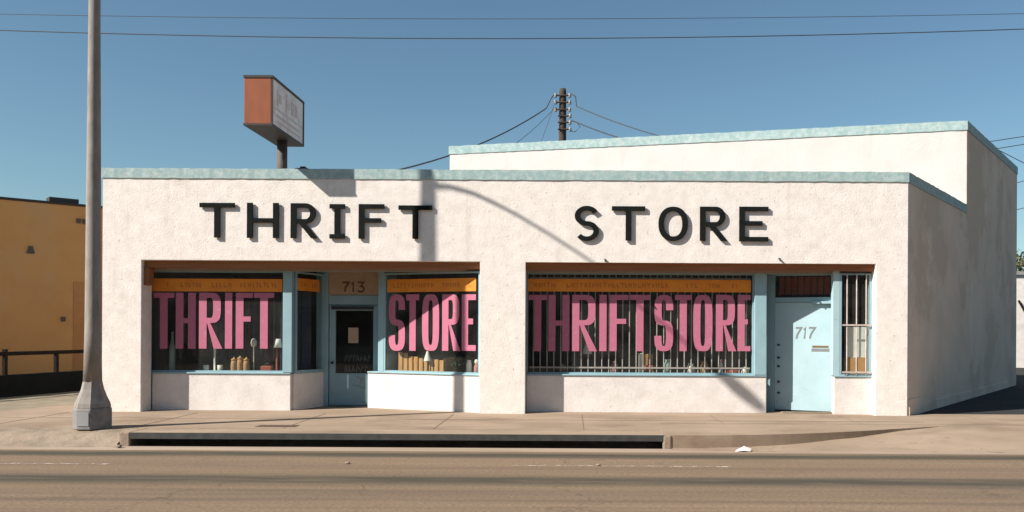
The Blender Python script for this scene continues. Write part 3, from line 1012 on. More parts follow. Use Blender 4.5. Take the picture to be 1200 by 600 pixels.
# dim shop interior: floor, ceiling, partitions, raised display shelves
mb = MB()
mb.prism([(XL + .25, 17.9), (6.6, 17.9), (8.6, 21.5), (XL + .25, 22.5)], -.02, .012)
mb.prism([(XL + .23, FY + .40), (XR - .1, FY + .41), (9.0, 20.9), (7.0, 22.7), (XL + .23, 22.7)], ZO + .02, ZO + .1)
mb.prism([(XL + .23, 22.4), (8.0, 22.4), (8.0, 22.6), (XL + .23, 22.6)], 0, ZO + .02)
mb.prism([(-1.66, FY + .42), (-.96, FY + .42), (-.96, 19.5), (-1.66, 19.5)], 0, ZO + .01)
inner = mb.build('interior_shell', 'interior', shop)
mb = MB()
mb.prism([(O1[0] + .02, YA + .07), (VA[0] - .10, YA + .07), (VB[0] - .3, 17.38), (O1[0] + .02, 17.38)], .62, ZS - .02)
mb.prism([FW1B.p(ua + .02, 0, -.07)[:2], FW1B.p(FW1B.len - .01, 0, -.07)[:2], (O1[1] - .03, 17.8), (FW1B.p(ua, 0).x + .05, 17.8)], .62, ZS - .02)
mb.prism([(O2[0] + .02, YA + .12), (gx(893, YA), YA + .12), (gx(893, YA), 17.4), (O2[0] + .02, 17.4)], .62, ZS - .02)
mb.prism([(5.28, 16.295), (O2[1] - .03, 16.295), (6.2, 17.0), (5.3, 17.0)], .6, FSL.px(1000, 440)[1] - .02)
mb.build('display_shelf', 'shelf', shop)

# ================================================================== THINGS ON THE DISPLAY SHELVES
ZD = ZS - .02
def place(x, d): return Vector((gx(x, d), d, ZD))

c = place(251.8, 16.60); mb = MB(); mb.lathe(c, [(.05, 0), (.05, .012), (.02, .02), (.018, .44), (.03, .45), (.03, .47)], 12)
tag(mb.build('display_stand', 'white_paint', loc=c, smooth=True), 'thin white stand behind the left THRIFT window', 'stand')
for (x, h, rr, lab) in ((274.5, .28, .062, 'leftmost of the three tan jars in the left window'), (281.7, .31, .06, 'middle one of the three tan jars in the left window'), (289, .28, .06, 'rightmost of the three tan jars in the left window')):
    c = place(x, 16.57); t = thing('tan_jar', c, lab, 'jar', 'tan jars in the left window')
    mb = MB(); mb.lathe(c, [(rr * .9, 0), (rr, .02), (rr * 1.02, h * .6), (rr * .85, h * .85)], 14); mb.build('body', 'wicker', t, smooth=True)
    mb = MB(); mb.lathe(c + Vector((0, 0, h * .86)), [(rr * .88, 0), (rr * .9, .03), (rr * .3, .045), (rr * .2, .07)], 14); mb.build('lid', 'wood', t, smooth=True)
for x, lab in ((241.8, 'small cream cup left of the thin white stand'), (258.2, 'small cream cup right of the thin white stand')):
    c = place(x, 16.6); mb = MB(); mb.lathe(c + Vector((0, 0, .0)), [(.03, 0), (.05, .05), (.055, .15), (.045, .15), (.03, .04)], 12)
    tag(mb.build('cup', 'ceramic', loc=c, smooth=True), lab, 'cup', 'cream cups in the left window')
c = place(313, 16.6); t = thing('suitcase', c, 'small rust red case at the right of the left window', 'case')
mb = MB(); mb.box(c.x - .11, c.x + .11, c.y - .06, c.y + .06, ZD, ZD + .14); mb.build('body', 'redcloth', t, bevel=.02)
mb = MB(); mb.tube([c + Vector((-.04, 0, .14)), c + Vector((-.035, 0, .18)), c + Vector((.035, 0, .18)), c + Vector((.04, 0, .14))], .01, 8); mb.build('handle', 'dark', t)
c = place(324.5, 16.6); t = thing('floor_lamp', c, 'dark red lamp with a white shade beside the left window post', 'lamp')
mb = MB(); mb.lathe(c, [(.07, 0), (.06, .03), (.018, .06), (.018, .52)], 12); mb.build('stem', 'redcloth', t, smooth=True)
mb = MB(); mb.lathe(c + Vector((.02, 0, .5)), [(.085, 0), (.055, .17)], 16); mb.build('lamp_shade', 'paper', t, smooth=True)
c = place(202, 16.66); mb = MB(); mb.lathe(c, [(.04, 0), (.055, .05), (.055, .5), (.03, .62), (.022, .78), (.03, .80)], 14)
tag(mb.build('vase', 'sagecloth', loc=c, smooth=True), 'tall sage green vase between the painted T and H', 'vase')
c = place(297.5, 16.66); mb = MB(); mb.lathe(c, [(.03, 0), (.012, .03), (.01, .5), (.05, .53), (.06, .60), (.04, .66), (.0, .68)], 12)
tag(mb.build('candlestick', 'ceramic', loc=c, smooth=True), 'slender cream candlestick under the painted F', 'candlestick')

# slanting window
uc0, uc1 = FW1B.px(461.5, 425)[0], FW1B.px(516, 425)[0]
c = FW1B.p((uc0 + uc1) / 2, ZD, -.17); t = thing('wooden_cot', c, 'honey coloured slatted wooden cot in the slanting window', 'cot')
for i in range(9):
    u = uc0 + (uc1 - uc0) * (i + .5) / 9
    mb = MB(); FW1B.box(mb, u - .046, u + .046, ZD + .02, ZD + .36 + (.05 if i in (0, 1) else 0) - .012 * i, -.17, -.145); mb.build('slat', 'wood', t, bevel=.006)
for za, zb in ((.03, .09), (.20, .25)):
    mb = MB(); FW1B.box(mb, uc0, uc1, ZD + za, ZD + zb, -.20, -.171); mb.build('rail', 'wood', t)
for u in (uc0, uc1 - .05):
    mb = MB(); FW1B.box(mb, u, u + .05, ZD, ZD + .3, -.6, -.201); mb.build('side_panel', 'wood', t)
c = FW1B.p(FW1B.px(498, 425)[0], ZD, -.10); t = thing('paper_lampshade', c, 'white cone shaped lamp standing before the wooden cot', 'lamp')
mb = MB(); mb.lathe(c, [(.03, 0), (.03, .02), (.012, .03), (.012, .26)], 10); mb.build('stem', 'dark', t)
mb = MB(); mb.lathe(c + Vector((0, 0, .25)), [(.078, 0), (.02, .19)], 14); mb.build('lamp_shade', 'paper', t)
c = FW1B.p(FW1B.px(530, 425)[0], ZD, -.22); t = thing('potted_plant', c, 'dark green potted plant right of the wooden cot', 'plant')
mb = MB(); mb.lathe(c, [(.07, 0), (.10, .14), (.09, .14)], 12); mb.build('pot', 'rail', t)
mb = MB()
for i in range(110):
    a, e = random.uniform(0, 6.28), random.uniform(.2, 1.4)
    q = c + Vector((math.cos(a) * math.cos(e), math.sin(a) * math.cos(e), math.sin(e) * 1.4)) * random.uniform(.06, .17) + Vector((0, 0, .14))
    d = Vector((random.uniform(-1, 1), random.uniform(-1, 1), random.uniform(-.5, 1))).normalized() * .05; s2 = d.cross(Vector((.3, .5, .8))).normalized() * .018
    mb.add([q - d, q + s2, q + d, q - s2], [(0, 1, 2, 3)])
mb.build('leaves', 'plantgreen', t)
c = FW1B.p(FW1B.px(546, 425)[0], ZD, -.13); mb = MB(); mb.lathe(c, [(.05, 0), (.055, .02), (.055, .2), (.04, .25), (.045, .28)], 14)
tag(mb.build('milk_jug', 'ceramic', loc=c, smooth=True), 'white jug at the right end of the slanting window', 'jug')
c = FW1B.p(FW1B.px(554.5, 425)[0], ZD, -.14); t = thing('rag_doll', c, 'dusty rose soft toy beside the white jug', 'toy')
mb = MB(); mb.lathe(c, [(.045, 0), (.055, .06), (.05, .16), (.03, .2)], 12); mb.build('body', 'rosecloth', t, smooth=True)
mb = MB(); mb.lathe(c + Vector((0, 0, .19)), [(.01, 0), (.04, .03), (.045, .06), (.03, .1), (.005, .11)], 12); mb.build('head', 'ceramic', t, smooth=True)

# barred window
c = place(750.3, 16.73); mb = MB(); mb.box(c.x - .03, c.x + .03, c.y - .03, c.y + .03, ZD, ZD + .40); mb.box(c.x - .045, c.x + .045, c.y - .045, c.y + .045, ZD + .401, ZD + .42)
tag(mb.build('plinth_post', 'ceramic', loc=c, bevel=.006), 'square cream post behind the bars near the middle', 'post')
c = place(759, 16.80); t = thing('armchair', c, 'small brown upholstered chair right of the cream post', 'chair')
mb = MB(); mb.box(c.x - .12, c.x + .12, c.y - .1, c.y + .1, ZD + .08, ZD + .18); mb.build('seat', 'redcloth', t, bevel=.02)
mb = MB(); mb.box(c.x - .12, c.x + .12, c.y + .101, c.y + .14, ZD + .08, ZD + .40); mb.build('backrest', 'carton', t, bevel=.015)
for a in (-1, 1):
    for b in (-1, 1):
        mb = MB(); mb.tube([c + Vector((a * .1, b * .08, 0)), c + Vector((a * .1, b * .08, .08))], .012, 8); mb.build('leg', 'wood', t)
c = place(688.5, 16.75); t = thing('tall_lamp', c, 'white cone lamp under the painted R behind the bars', 'lamp')
mb = MB(); mb.lathe(c, [(.06, 0), (.05, .03), (.012, .05), (.012, .42)], 10); mb.build('stem', 'dark', t)
mb = MB(); mb.lathe(c + Vector((0, 0, .40)), [(.10, 0), (.03, .26)], 14); mb.build('lamp_shade', 'paper', t)
c = place(859.5, 16.73); mb = MB(); mb.lathe(c, [(.02, 0), (.12, .015), (.13, .06), (.10, .10), (.02, .115)], 16, sq=.6)
tag(mb.build('cushion', 'redcloth', loc=c, smooth=True), 'flat rust red cushion lying at the right of the barred window', 'cushion')
c = place(845, 16.73); t = thing('figurine', c, 'pale pink figurine left of the rust red cushion', 'figurine')
mb = MB(); mb.lathe(c, [(.055, 0), (.05, .05), (.03, .15), (.04, .2), (.02, .24)], 12); mb.build('body', 'ceramic', t, smooth=True)
mb = MB(); mb.lathe(c + Vector((0, 0, .235)), [(.01, 0), (.032, .025), (.032, .05), (.01, .08)], 12); mb.build('head', 'rosecloth', t, smooth=True)
for x, h, m, lab in ((660, .2, 'wicker', 'dim brown pot behind the left bars in jamb shade'), (720, .26, 'rosecloth', 'dusty rose pot left of the cream post'), (782, .30, 'sagecloth', 'tall sage pot under the painted S'), (810, .22, 'ceramic', 'cream pot under the painted O'),
                     (826, .26, 'wicker', 'brown pot left of the pale pink figurine'), (873, .16, 'ceramic', 'small cream pot beside the teal window post')):
    c = place(x, 16.75); mb = MB(); mb.lathe(c, [(.05, 0), (.085, h * .3), (.08, h * .7), (.045, h * .9), (.06, h)], 14)
    tag(mb.build('pot', m, loc=c, smooth=True), lab, 'pot', 'pots behind the barred window')
cloths = [mat('garment_cloth', c_, scale=8, rough=.95) for c_ in ((.05, .06, .10), (.10, .05, .04), (.05, .08, .06), (.16, .12, .08), (.22, .20, .18), (.12, .04, .06))]
def rack(xa, xb, y, z0, zr, n, label, seed):
    rnd = random.Random(seed)
    t = thing('clothes_rack', ((xa + xb) / 2, y, z0), label, 'clothes rack', 'clothes racks in the dim shop')
    mb = MB(); mb.tube([(xa, y, zr), (xb, y, zr)], .014, 8); mb.build('rail', 'dark', t)
    for x in (xa, xb):
        mb = MB(); mb.tube([(x, y, z0), (x, y, zr)], .014, 8); mb.build('upright', 'dark', t)
        mb = MB(); mb.box(x - .02, x + .02, y - .16, y + .16, z0, z0 + .03); mb.build('foot', 'dark', t)
    for i in range(n):
        x = xa + .06 + (xb - xa - .12) * (i + .5) / n
        ln = rnd.uniform(.62, .86) * (zr - z0); w_ = rnd.uniform(.03, .055)
        tw_ = rnd.uniform(-.25, .25)
        vs, fs = [], []
        for k, (f_, hw) in enumerate(((.03, .03), (.07, .15), (.12, .20), (.4, .17), (.7, .19), (1, .21))):
            z = zr - f_ * ln; q = hw * rnd.uniform(.93, 1.05)
            for a_ in range(10):
                an = a_ * .6283
                dx_, dy_ = w_ * math.sin(an) * (1 + .25 * math.sin(3 * an + i)), q * math.cos(an)
                vs.append((x + dx_ + dy_ * tw_, y + dy_, z))
        for k in range(5):
            for a_ in range(10): fs.append((k * 10 + a_, k * 10 + (a_ + 1) % 10, k * 10 + 10 + (a_ + 1) % 10, k * 10 + 10 + a_))
        fs += [tuple(range(10)), tuple(range(50, 60))]
        mb = MB(); mb.add(vs, fs); mb.build('garment', rnd.choice(cloths), t, smooth=True)
scr = thing('sun_block_screen', (-5.6, 16.95, ZD), 'dark screen added beside the vestibule to keep sun off the door', 'screen')  # added panels that stop sun crossing the bay onto the door
for k, (pa, pb) in enumerate((((-5.72, 16.66), (-5.52, 16.86)), ((-5.53, 16.88), (-5.47, 17.10)), ((-5.46, 17.12), (-5.33, 17.33)))):
    fr_ = Frame(pa, pb); mb = MB(); fr_.box(mb, 0, fr_.len, ZD + .01, ZD + 1.62, -.02, 0); mb.build('panel', cloths[0], scr, bevel=.005)
rack(-8.0, -5.9, 17.15, ZD, 2.25, 22, 'dark rail of clothes added to block sun behind the left painted THRIFT', 2)  # this rack is added to block sun coming through the left window
rack(-.5, 1.6, 18.1, .012, 1.75, 17, 'dim rail of clothes behind the barred window, left half', 4)
rack(1.85, 3.6, 18.2, .012, 1.75, 14, 'dim rail of clothes behind the barred window, right half', 6)
# side light
zsl = FSL.px(1000, 440)[1] - .02
c = Vector((gx(1003.5, 16.4), 16.4, zsl)); t = thing('cardboard_box', c, 'brown cardboard box behind the narrow barred side window', 'box')
mb = MB(); mb.box(c.x - .22, c.x + .2, 16.31, 16.55, zsl, zsl + .36); mb.build('carton', 'carton', t, bevel=.004)
mb = MB(); mb.box(c.x - .22, c.x + .2, 16.40, 16.44, zsl + .361, zsl + .363); mb.build('tape', 'beige', t)
c = Vector((gx(1003.5, 16.4), 16.36, zsl + .363)); mb = MB()
mb.prism([(c.x - .19, 16.34), (c.x + .17, 16.34), (c.x + .17, 16.38), (c.x - .19, 16.38)], zsl + .364, zsl + .37)
mb.prism([(c.x - .19, 16.35), (c.x + .17, 16.35), (c.x + .17, 16.36), (c.x - .19, 16.36)], zsl + .37, FSL.px(1000, 383)[1])
tag(mb.build('white_board', 'paper', loc=c), 'white card propped on the cardboard box in the side window', 'card')

# ================================================================== ROOF SIGN
sx0, sx1 = gx(286, 15.28, 120), gx(319, 15.28, 120)
sy0, sy1, sz0, sz1 = 15.28, 17.07, 5.254, 6.16
sg = thing('roof_sign', ((sx0 + sx1) / 2, 16.56, 4.12), 'rusty orange box sign on a post above the roof', 'sign')
mb = MB(); mb.box(sx0, sx1 - .02, sy0, sy1, sz0 + .03, sz1 - .03); mb.build('sign_box', 'rust', sg, bevel=.008)
mb = MB()
mb.box(sx0 - .012, sx1 + .012, sy0 - .012, sy1 + .012, sz1 - .045, sz1)
mb.box(sx0 - .010, sx1 + .010, sy0 - .010, sy1 + .010, sz0, sz0 + .035)
mb.box(sx1 - .02, sx1 + .010, sy1 - .04, sy1 + .010, sz0 + .035, sz1 - .045)
mb.box(sx1 - .02, sx1 + .008, sy0 + .002, sy0 + .03, sz0 + .035, sz1 - .045)
mb.build('sign_frame', 'darkmetal', sg)
mb = MB(); mb.box(sx1 - .019, sx1 - .004, sy0 + .031, sy1 - .041, sz0 + .036, sz1 - .046); sfc = mb.build('sign_face', 'signface', sg)
SGF = Frame((sx1 - .004, sy0), (sx1 - .004, sy1))
for a_, b_, lo_, hi_ in ((.25, .32, .42, .72), (.38, .50, .50, .66), (.75, .82, .48, .78), (1.05, 1.2, .46, .70), (1.26, 1.4, .46, .70), (.14, 1.6, .34, .372), (.2, 1.5, .22, .26), (.25, 1.55, .12, .15)):
    mb = MB(); SGF.box(mb, a_, b_, sz0 + lo_, sz0 + hi_, .001, .003); mb.build('faded_lettering', 'faded_ink', sfc)
mb = MB(); mb.tube([((sx0 + sx1) / 2, 16.56, 4.12), ((sx0 + sx1) / 2, 16.56, sz0 + .01)], .098, 18); mb.build('post', 'postbrown', sg, smooth=True)
mb = MB(); mb.box((sx0 + sx1) / 2 - .18, (sx0 + sx1) / 2 + .18, 16.44, 16.74, 4.121, 4.15); mb.build('base_plate', 'darkmetal', sg)
# small roof fitting on the parapet
p = at(355, 197, 16.1); mb = MB(); mb.box(p.x - .14, p.x + .10, 16.05, 16.2, ZT + .022, ZT + .045); mb.box(p.x - .05, p.x + .05, 16.08, 16.17, ZT + .0452, ZT + .08)
tag(mb.build('flood_lamp', 'dark', loc=(p.x, 16.1, ZT + .02)), 'small dark fitting on the parapet below the orange sign', 'fitting')

# ================================================================== STREET LAMP
LY = 13.38; LX = gx(108.3, LY, 500)
lamp = thing('street_lamp', (LX, LY, 0), 'tall tapering grey concrete street lamp by the kerb', 'street lamp')
mb = MB(); mb.lathe((LX, LY, 0), [(.275, 0), (.275, .30), (.262, .335)], 8, rot=R(22.5)); bs = mb.build('base', 'lampgrey', lamp, bevel=.012)
mb = MB(); mb.lathe((LX, LY, 0), [(.262, .337), (.25, .40), (.205, .50), (.162, .62), (.137, .74), (.128, .80)], 8, rot=R(22.5)); mb.build('base_collar', 'lampconc', lamp)
mb = MB(); mb.lathe((LX, LY, 0), [(.135, .74), (.118, 1.5), (.106, 3.5), (.086, 6.4), (.072, 8.75), (.055, 8.85)], 20); mb.build('pole', 'lampconc', lamp, smooth=True)
mb = MB(); a = R(-90); mb.box(LX - .085, LX + .085, LY - .262, LY - .252, .06, .27); mb.build('access_plate', 'lampmetal', bs)
arm = [(0, 8.5), (.10, 8.66), (.223, 8.84), (.485, 9.12), (.75, 9.31), (.963, 9.44), (1.31, 9.61), (1.70, 9.77), (2.1, 9.86), (2.6, 9.87), (2.75, 9.87)]
mb = MB(); mb.tube([(LX, LY - a_ * .95, z) for a_, z in arm], [.045, .038, .033, .032, .030, .029, .028, .027, .026, .026, .026], 10); mb.build('arm', 'lampmetal', lamp, smooth=True)
mb = MB()
prof = [(2.62, .06), (2.68, .10), (2.8, .15), (3.0, .18), (3.2, .15), (3.27, .05)]
vs, fs = [], []
for a_, w in prof:
    for k in range(12):
        an = 2 * math.pi * k / 12
        vs.append((LX + w * math.cos(an), LY - a_ * .95, 9.875 + .07 * math.sin(an) * (w / .18) ** .5))
for i in range(len(prof) - 1):
    for k in range(12): fs.append((i * 12 + k, i * 12 + (k + 1) % 12, (i + 1) * 12 + (k + 1) % 12, (i + 1) * 12 + k))
fs += [tuple(range(12)), tuple(range((len(prof) - 1) * 12, len(prof) * 12))]
mb.add(vs, fs); lh = mb.build('lamp_head', 'lampmetal', lamp, smooth=True)

# ================================================================== LEFT NEIGHBOUR
P1 = Vector((-18.9, 28.0, 0)); P2 = Vector((-17.0, 29.76, 0)); dd = (P2 - P1).normalized()
ob = thing('orange_building', P1 - dd * 8, 'plain ochre orange building left of the shop', 'building')
OF = Frame((P1 - dd * 14)[:2], (P1 + dd * 3.0)[:2]); ZB = 5.80
mb = MB(); OF.box(mb, 0, OF.len + 8, -.02, ZB, -9, 0); mb.build('wall', 'orange_wall', ob)
mb = MB(); OF.box(mb, -.02, OF.len + 8.02, ZB, ZB + .09, -.3, .03); mb.build('coping', 'darkmetal', ob)
q0, q1 = OF.px(86, 330), OF.px(112, 440)
mb = MB(); OF.box(mb, q0[0], q0[0] + 4, 0.0, q0[1], 0, .02); mb.build('wall_patch', 'orange_patch', ob)  # lower right of the wall, a darker orange than the rest
for (x, y) in ((36, 293), (92, 259), (99, 260), (74, 374)):
    u, z = OF.px(x, y); mb = MB()
    if x == 36:
        mb.flat([(u - .11, z - .12), (u + .11, z - .12), (u + .05, z + .13), (u - .05, z + .13)], [], OF, .0, .07)
    else:
        OF.box(mb, u - .06, u + .06, z - .08, z + .08, 0, .07)
    mb.build('wall_vent', 'postbrown', ob)
u0, u1 = OF.px(61, 240)[0], OF.px(92, 240)[0]
mb = MB(); OF.box(mb, u0, u1 + .1, ZB + .091, ZB + .30, -.9, -.4); mb.build('roof_vent', 'dark', ob)

lwA = at(-2, 466.5, 19.05); lwB = at(101, 457, 21.5)
LWF = Frame((lwA - (lwB - lwA) * 1.2)[:2], (lwB + (lwB - lwA) * 1.6)[:2])
lw = MB(); LWF.box(lw, 0, LWF.len, -.1, .49, -.2, 0)
o = lw.build('low_wall', 'darkwall', loc=LWF.p(LWF.len / 2, 0), bevel=.01)
tag(o, 'low dark painted wall edging the lot below the pipe railing', 'wall')
rl = thing('pipe_railing', LWF.p(LWF.len / 2, .49, -.1), 'dark pipe railing standing on the low dark wall', 'railing')
mb = MB(); LWF.box(mb, 0, LWF.len, .93, 1.02, -.13, -.07); mb.build('rail', 'rail', rl)
ua_, ub_ = LWF.px(10, 420)[0], LWF.px(70, 420)[0]
k = -3
while True:
    u = ua_ + (ub_ - ua_) * k
    if u > LWF.len: break
    if u > 0:
        mb = MB(); LWF.box(mb, u - .04, u + .04, .49, 1.08 if k == 0 else .93, -.14, -.062); mb.build('railing_post', 'rail', rl)
    k += 1

# ================================================================== RIGHT BACKGROUND
c = Vector((gx(1186, 38), 38, -.01)); wb = thing('white_outbuilding', c + Vector((4, 0, 0)), 'far white outbuilding glimpsed past the right end of the shop', 'building')
mb = MB(); mb.box(c.x, c.x + 9, 38, 45, -.02, 4.15); mb.build('wall', 'stucco', wb)
mb = MB(); mb.box(c.x - .1, c.x + 9.1, 37.9, 45.1, 4.15, 4.3); mb.build('roof', 'roofing', wb)
mb = MB(); mb.tube([(c.x + .25, 37.93, 3.0), (c.x + .7, 37.93, 2.2), (c.x + .75, 37.93, 0)], .05, 8); mb.build('downpipe', 'rail', wb)


def tree(x, d, h, rr, label, seed, n=2600):
    rnd = random.Random(seed)
    c = Vector((gx(x, d), d, -.02)); t = thing('tree', c, label, 'tree', 'trees behind the white outbuilding')
    mb = MB(); mb.tube([c, c + Vector((.05, 0, h * .3)), c + Vector((-.05, .1, h * .6))], [.22, .16, .07], 8)
    for k in range(5):
        a = k * 1.26 + rnd.random(); mb.tube([c + Vector((.03, 0, h * .35)), c + Vector((math.cos(a) * rr * .35, math.sin(a) * rr * .35, h * .6)), c + Vector((math.cos(a) * rr * .7, math.sin(a) * rr * .7, h * .78))], [.09, .06, .025], 6)
    mb.build('trunk', 'bark', t, smooth=True)
    mb = MB()
    cl = []
    for k in range(26):
        a, b = rnd.uniform(0, 6.28), rnd.uniform(-.5, 1.4)
        q = rnd.uniform(.45, .9); cl.append((c + Vector((math.cos(a) * math.cos(b) * rr * q, math.sin(a) * math.cos(b) * rr * q, h * .68 + math.sin(b) * h * .27 * q)), rnd.uniform(.25, .42) * rr))
    for i in range(n):
        o_, rc = rnd.choice(cl)
        v = Vector((rnd.gauss(0, 1), rnd.gauss(0, 1), rnd.gauss(0, .8))).normalized() * rc * rnd.random() ** .4
        q = o_ + v
        d1_ = Vector((rnd.uniform(-1, 1), rnd.uniform(-1, 1), rnd.uniform(-1, 1))).normalized() * rnd.uniform(.09, .16)
        s2 = d1_.cross(Vector((rnd.uniform(-1, 1), rnd.uniform(-1, 1), rnd.uniform(-1, 1)))).normalized() * .06
        mb.add([q - d1_, q + s2, q + d1_, q - s2], [(0, 1, 2, 3)])
    mb.build('crown', 'leaf', t)


tree(1206, 50, 6.9, 2.3, 'olive brown tree behind the white outbuilding at the right edge', 3)
tree(1262, 54, 7.6, 2.6, 'larger olive tree farther right behind the white outbuilding', 8, 2200)

# ================================================================== UTILITY POLE AND WIRES
UD = 36.0
p = at(659.5, 104, UD)
up = thing('utility_pole', (p.x, UD, -.02), 'dark wooden utility pole rising behind the roof', 'utility pole')
mb = MB(); mb.tube([(p.x, UD, -.02), (p.x, UD, p.z - .15), (p.x, UD, p.z)], [.20, .15, .13], 12); mb.build('pole', 'polewood', up, smooth=True)
for k, (yy, side) in enumerate(((113, 0), (121, 0), (129.5, 0), (137, 1), (144.5, 1), (152.5, 1))):
    z = gz(yy, UD, 659)
    L0, L1 = (-.30, .30) if side == 0 else (-.20, .32)
    mb = MB(); mb.tube([(p.x + L0, UD - .16, z), (p.x + L1, UD - .16, z)], .035, 8); ca = mb.build('crossarm', 'polewood', up)
    for s_ in ((L0, L1) if side == 0 else (L1,)):
        mb = MB(); mb.lathe((p.x + s_, UD - .16, z - .09), [(.05, 0), (.075, .03), (.045, .07), (.075, .10), (.05, .16), (.02, .19)], 10); mb.build('insulator', 'insul', ca, smooth=True)


def wire(pts, rr, name, label, cat='cable', group=None, sag=0.0):
    pts = [Vector(q) for q in pts]
    if len(pts) == 2:
        a, b = pts
        pts = [a.lerp(b, i / 20) + Vector((0, 0, -sag * 4 * (i / 20) * (1 - i / 20))) for i in range(21)]
    mb = MB(); mb.tube(pts, rr, 6)
    return tag(mb.build(name, 'wire', loc=pts[0], smooth=True), label, cat, group)


def quad(xs, ys, d, x0=-500, x1=1700):
    # parabola through three photo points, at distance d
    (a, b, c), (ya, yb, yc) = xs, ys
    out = []
    for i in range(41):
        x = x0 + (x1 - x0) * i / 40
        y = ya * (x - b) * (x - c) / ((a - b) * (a - c)) + yb * (x - a) * (x - c) / ((b - a) * (b - c)) + yc * (x - a) * (x - b) / ((c - a) * (c - b))
        out.append(at(x, y, d))
    return out


wire(quad((0, 500, 1200), (35.5, 45, 34), 30), .017, 'overhead_cable', 'lower and thicker cable spanning the whole sky', group='overhead cables')
wire(quad((0, 500, 1200), (16.5, 22, 16), 31), .010, 'overhead_cable', 'thin topmost cable spanning the whole sky', group='overhead cables')
pl = at(640, 127, UD - .16); pe = at(440, 205, 24)
wire([(p.x - .30, UD - .16, gz(113, UD, 659) + .1), at(646, 115, UD - .16), at(640, 127, UD - .16)] + [pl.lerp(pe, i / 12) + Vector((0, 0, -.35 * 4 * (i / 12) * (1 - i / 12))) for i in range(1, 13)], .026,
     'service_cable', 'thick cable dropping from the utility pole to the lower left roof', group='service cables')
pe2 = at(560, 196, 25)
wire([(p.x - .30, UD - .16, gz(129.5, UD, 659) + .1), pe2], .010, 'service_cable', 'faint thin cable falling left of the utility pole', group='service cables', sag=.2)
pe3 = at(622, 196, 25.5)
wire([(p.x - .30, UD - .16, gz(121, UD, 659) + .1), pe3], .008, 'service_cable', 'faintest steep cable just left of the utility pole', group='service cables', sag=.1)
pr = at(675.5, 124.5, UD - .16); pq = at(860, 178, 30)
wire([(p.x + .30, UD - .16, gz(113, UD, 659) + .1), at(674.5, 113, UD - .16), pr] + [pr.lerp(pq, i / 12) + Vector((0, 0, -.22 * 4 * (i / 12) * (1 - i / 12))) for i in range(1, 13)], .024,
     'service_cable', 'upper cable sloping right from the utility pole', group='service cables')
pr = at(675, 143, UD - .16); pq = at(800, 180, 30)
wire([(p.x + .32, UD - .16, gz(144.5, UD, 659) + .1), pr] + [pr.lerp(pq, i / 12) + Vector((0, 0, -.12 * 4 * (i / 12) * (1 - i / 12))) for i in range(1, 13)], .028,
     'service_cable', 'lower thicker cable sloping right from the utility pole', group='service cables')
wire([at(668, 153.5, UD - .16), at(674, 154.5, UD - .16), at(680, 148.5, UD - .16), at(676, 143.5, UD - .16)], .014, 'jumper_cable', 'short loop of cable right of the utility pole', group='service cables')
for (x0, y0, x1, y1, rr, lab) in ((1120, 172, 1330, 140, .022, 'uppermost of the far cables past the right corner of the shop'), (1120, 182, 1330, 148, .022, 'second far cable from the top past the right shop corner'),
                                  (1120, 150, 1330, 258, .020, 'far cable sloping down past the right shop corner'), (1120, 233, 1330, 178, .020, 'far cable rising rightward below the sloping one'), (1120, 262, 1330, 214, .020, 'lowest far cable past the right shop corner')):
    wire([at(x0, y0, 44), at(x1, y1, 44)], rr, 'far_cable', lab, group='far cables on the right')

# ================================================================== SMALL STREET THINGS
dmc = 1.6 * F / 115.2
mb = MB(); cx = gx(325, dmc, 499)
mb.box(cx - .32, cx + .32, dmc - .13, dmc + .13, -.01, .006)
for i in range(6): mb.box(cx - .28 + i * .1, cx - .22 + i * .1, dmc - .10, dmc + .10, .0062, .009)
tag(mb.build('utility_cover', 'ironcover', loc=(cx, dmc, 0)), 'rusty oblong iron cover set in the sidewalk', 'access cover')
pc = at(872, 527, 12.55); cx, cy = pc.x, 12.62
mb = MB()
gp = [(-.13, -.06, .0), (-.02, -.09, .015), (.10, -.05, .0), (.13, .03, .03), (.02, .01, .07), (-.08, .06, .01), (.06, .09, .012)]
mb.add([(cx + a, cy + b, RZ + .012 + c_) for a, b, c_ in gp], [(0, 1, 4), (1, 2, 4), (2, 3, 4), (0, 4, 5), (4, 3, 6), (4, 6, 5)])
o = mb.build('crumpled_paper', 'paper', loc=(cx, cy, RZ + .01))
so = o.modifiers.new('thick', 'SOLIDIFY'); so.thickness = .004
tag(o, 'scrap of white paper lying in the gutter', 'litter')
for x, y, s_, lab in ((408, 543.5, .035, 'small pale pebble on the road left of the middle'), (702, 545.5, .03, 'small pale pebble near the worn lane line'), (140, 517, .05, 'pebble at the left end of the storm drain')):
    z0 = RZ + .002 if y > 530 else RZ + .012
    d = (EYE - z0) * 10 / (EYE - at(x, y, 10).z)
    if y < 530: d = KY - .2
    c = Vector((gx(x, d), d, z0)); mb = MB(); mb.lathe(c, [(s_ * .6, 0), (s_, s_ * .3), (s_ * .7, s_ * .7), (s_ * .1, s_ * .8)], 7)
    tag(mb.build('pebble', 'kerb', loc=c), lab, 'pebble', 'pebbles on the street')

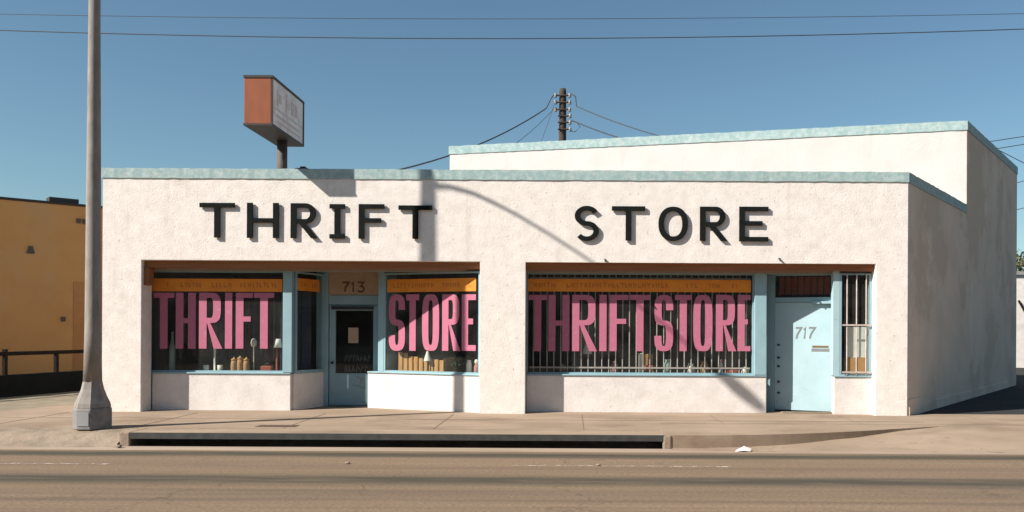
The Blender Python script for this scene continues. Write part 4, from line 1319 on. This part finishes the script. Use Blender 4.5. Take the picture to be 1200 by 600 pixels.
# ================================================================== ADDED BLOCK BEHIND THE CAMERA (unseen, darkens the shadows)
op = thing('shadow_block', (0, -14, 0), 'plain grey block across the street, added unseen to darken the shadows', 'building')
mb = MB(); mb.box(-70, 70, -26, -14, -.3, 8.2); mb.build('wall', 'side', op)
mb = MB()
for i in range(14):
    x = -66 + i * 9.6; mb.box(x, x + 6.4, -13.99, -13.95, .6, 2.9)
mb.build('added_block_panes', 'dark', op)
mb = MB(); mb.box(-70.1, 70.1, -26.1, -13.85, 8.2, 8.45); mb.build('coping', 'darkmetal', op)

# ================================================================== LIGHT, SKY, CAMERA
Ld = Vector((1.85, 1.0, -1.61)).normalized()
sun = bpy.data.lights.new('sun', 'SUN'); sun.energy = 5.0; sun.angle = R(.53); sun.color = (1.0, .945, .865)
so = bpy.data.objects.new('sun', sun); COL.objects.link(so); so.rotation_euler = Ld.to_track_quat('-Z', 'Y').to_euler(); so.location = (-20, -10, 20)
w = bpy.data.worlds.new('World'); S.world = w; w.use_nodes = True
nt = w.node_tree
sky = nt.nodes.new('ShaderNodeTexSky'); sky.sky_type = 'NISHITA'; sky.sun_disc = False
sky.sun_elevation = math.asin(-Ld.z); sky.sun_rotation = math.atan2(-Ld.x, -Ld.y)
sky.altitude = 50; sky.air_density = 1.0; sky.dust_density = .5; sky.ozone_density = 1.0
bg = nt.nodes['Background']; bg.inputs['Strength'].default_value = .055
hs = nt.nodes.new('ShaderNodeMix'); hs.data_type = 'RGBA'; hs.blend_type = 'MULTIPLY'; hs.inputs['Factor'].default_value = 1
hs.inputs['B'].default_value = (.90, 1.10, 1.10, 1)
nt.links.new(sky.outputs[0], hs.inputs['A']); nt.links.new(hs.outputs['Result'], bg.inputs['Color'])

cam = bpy.data.cameras.new('camera'); co = bpy.data.objects.new('camera', cam); COL.objects.link(co)
co.location = (0, 0, EYE); co.rotation_euler = (R(90), -ROLL, 0)
cam.sensor_width = 36; cam.lens = F / 1200 * 36
cam.shift_x = -(PX - 600) / 1200; cam.shift_y = (PY - 300) / 1200
cam.clip_start = .1; cam.clip_end = 6000
S.camera = co
S.view_settings.view_transform = 'Standard'
try: S.view_settings.look = 'None'
except Exception: pass
S.view_settings.gamma = 1; S.view_settings.exposure = .79
S.view_settings.use_curve_mapping = False
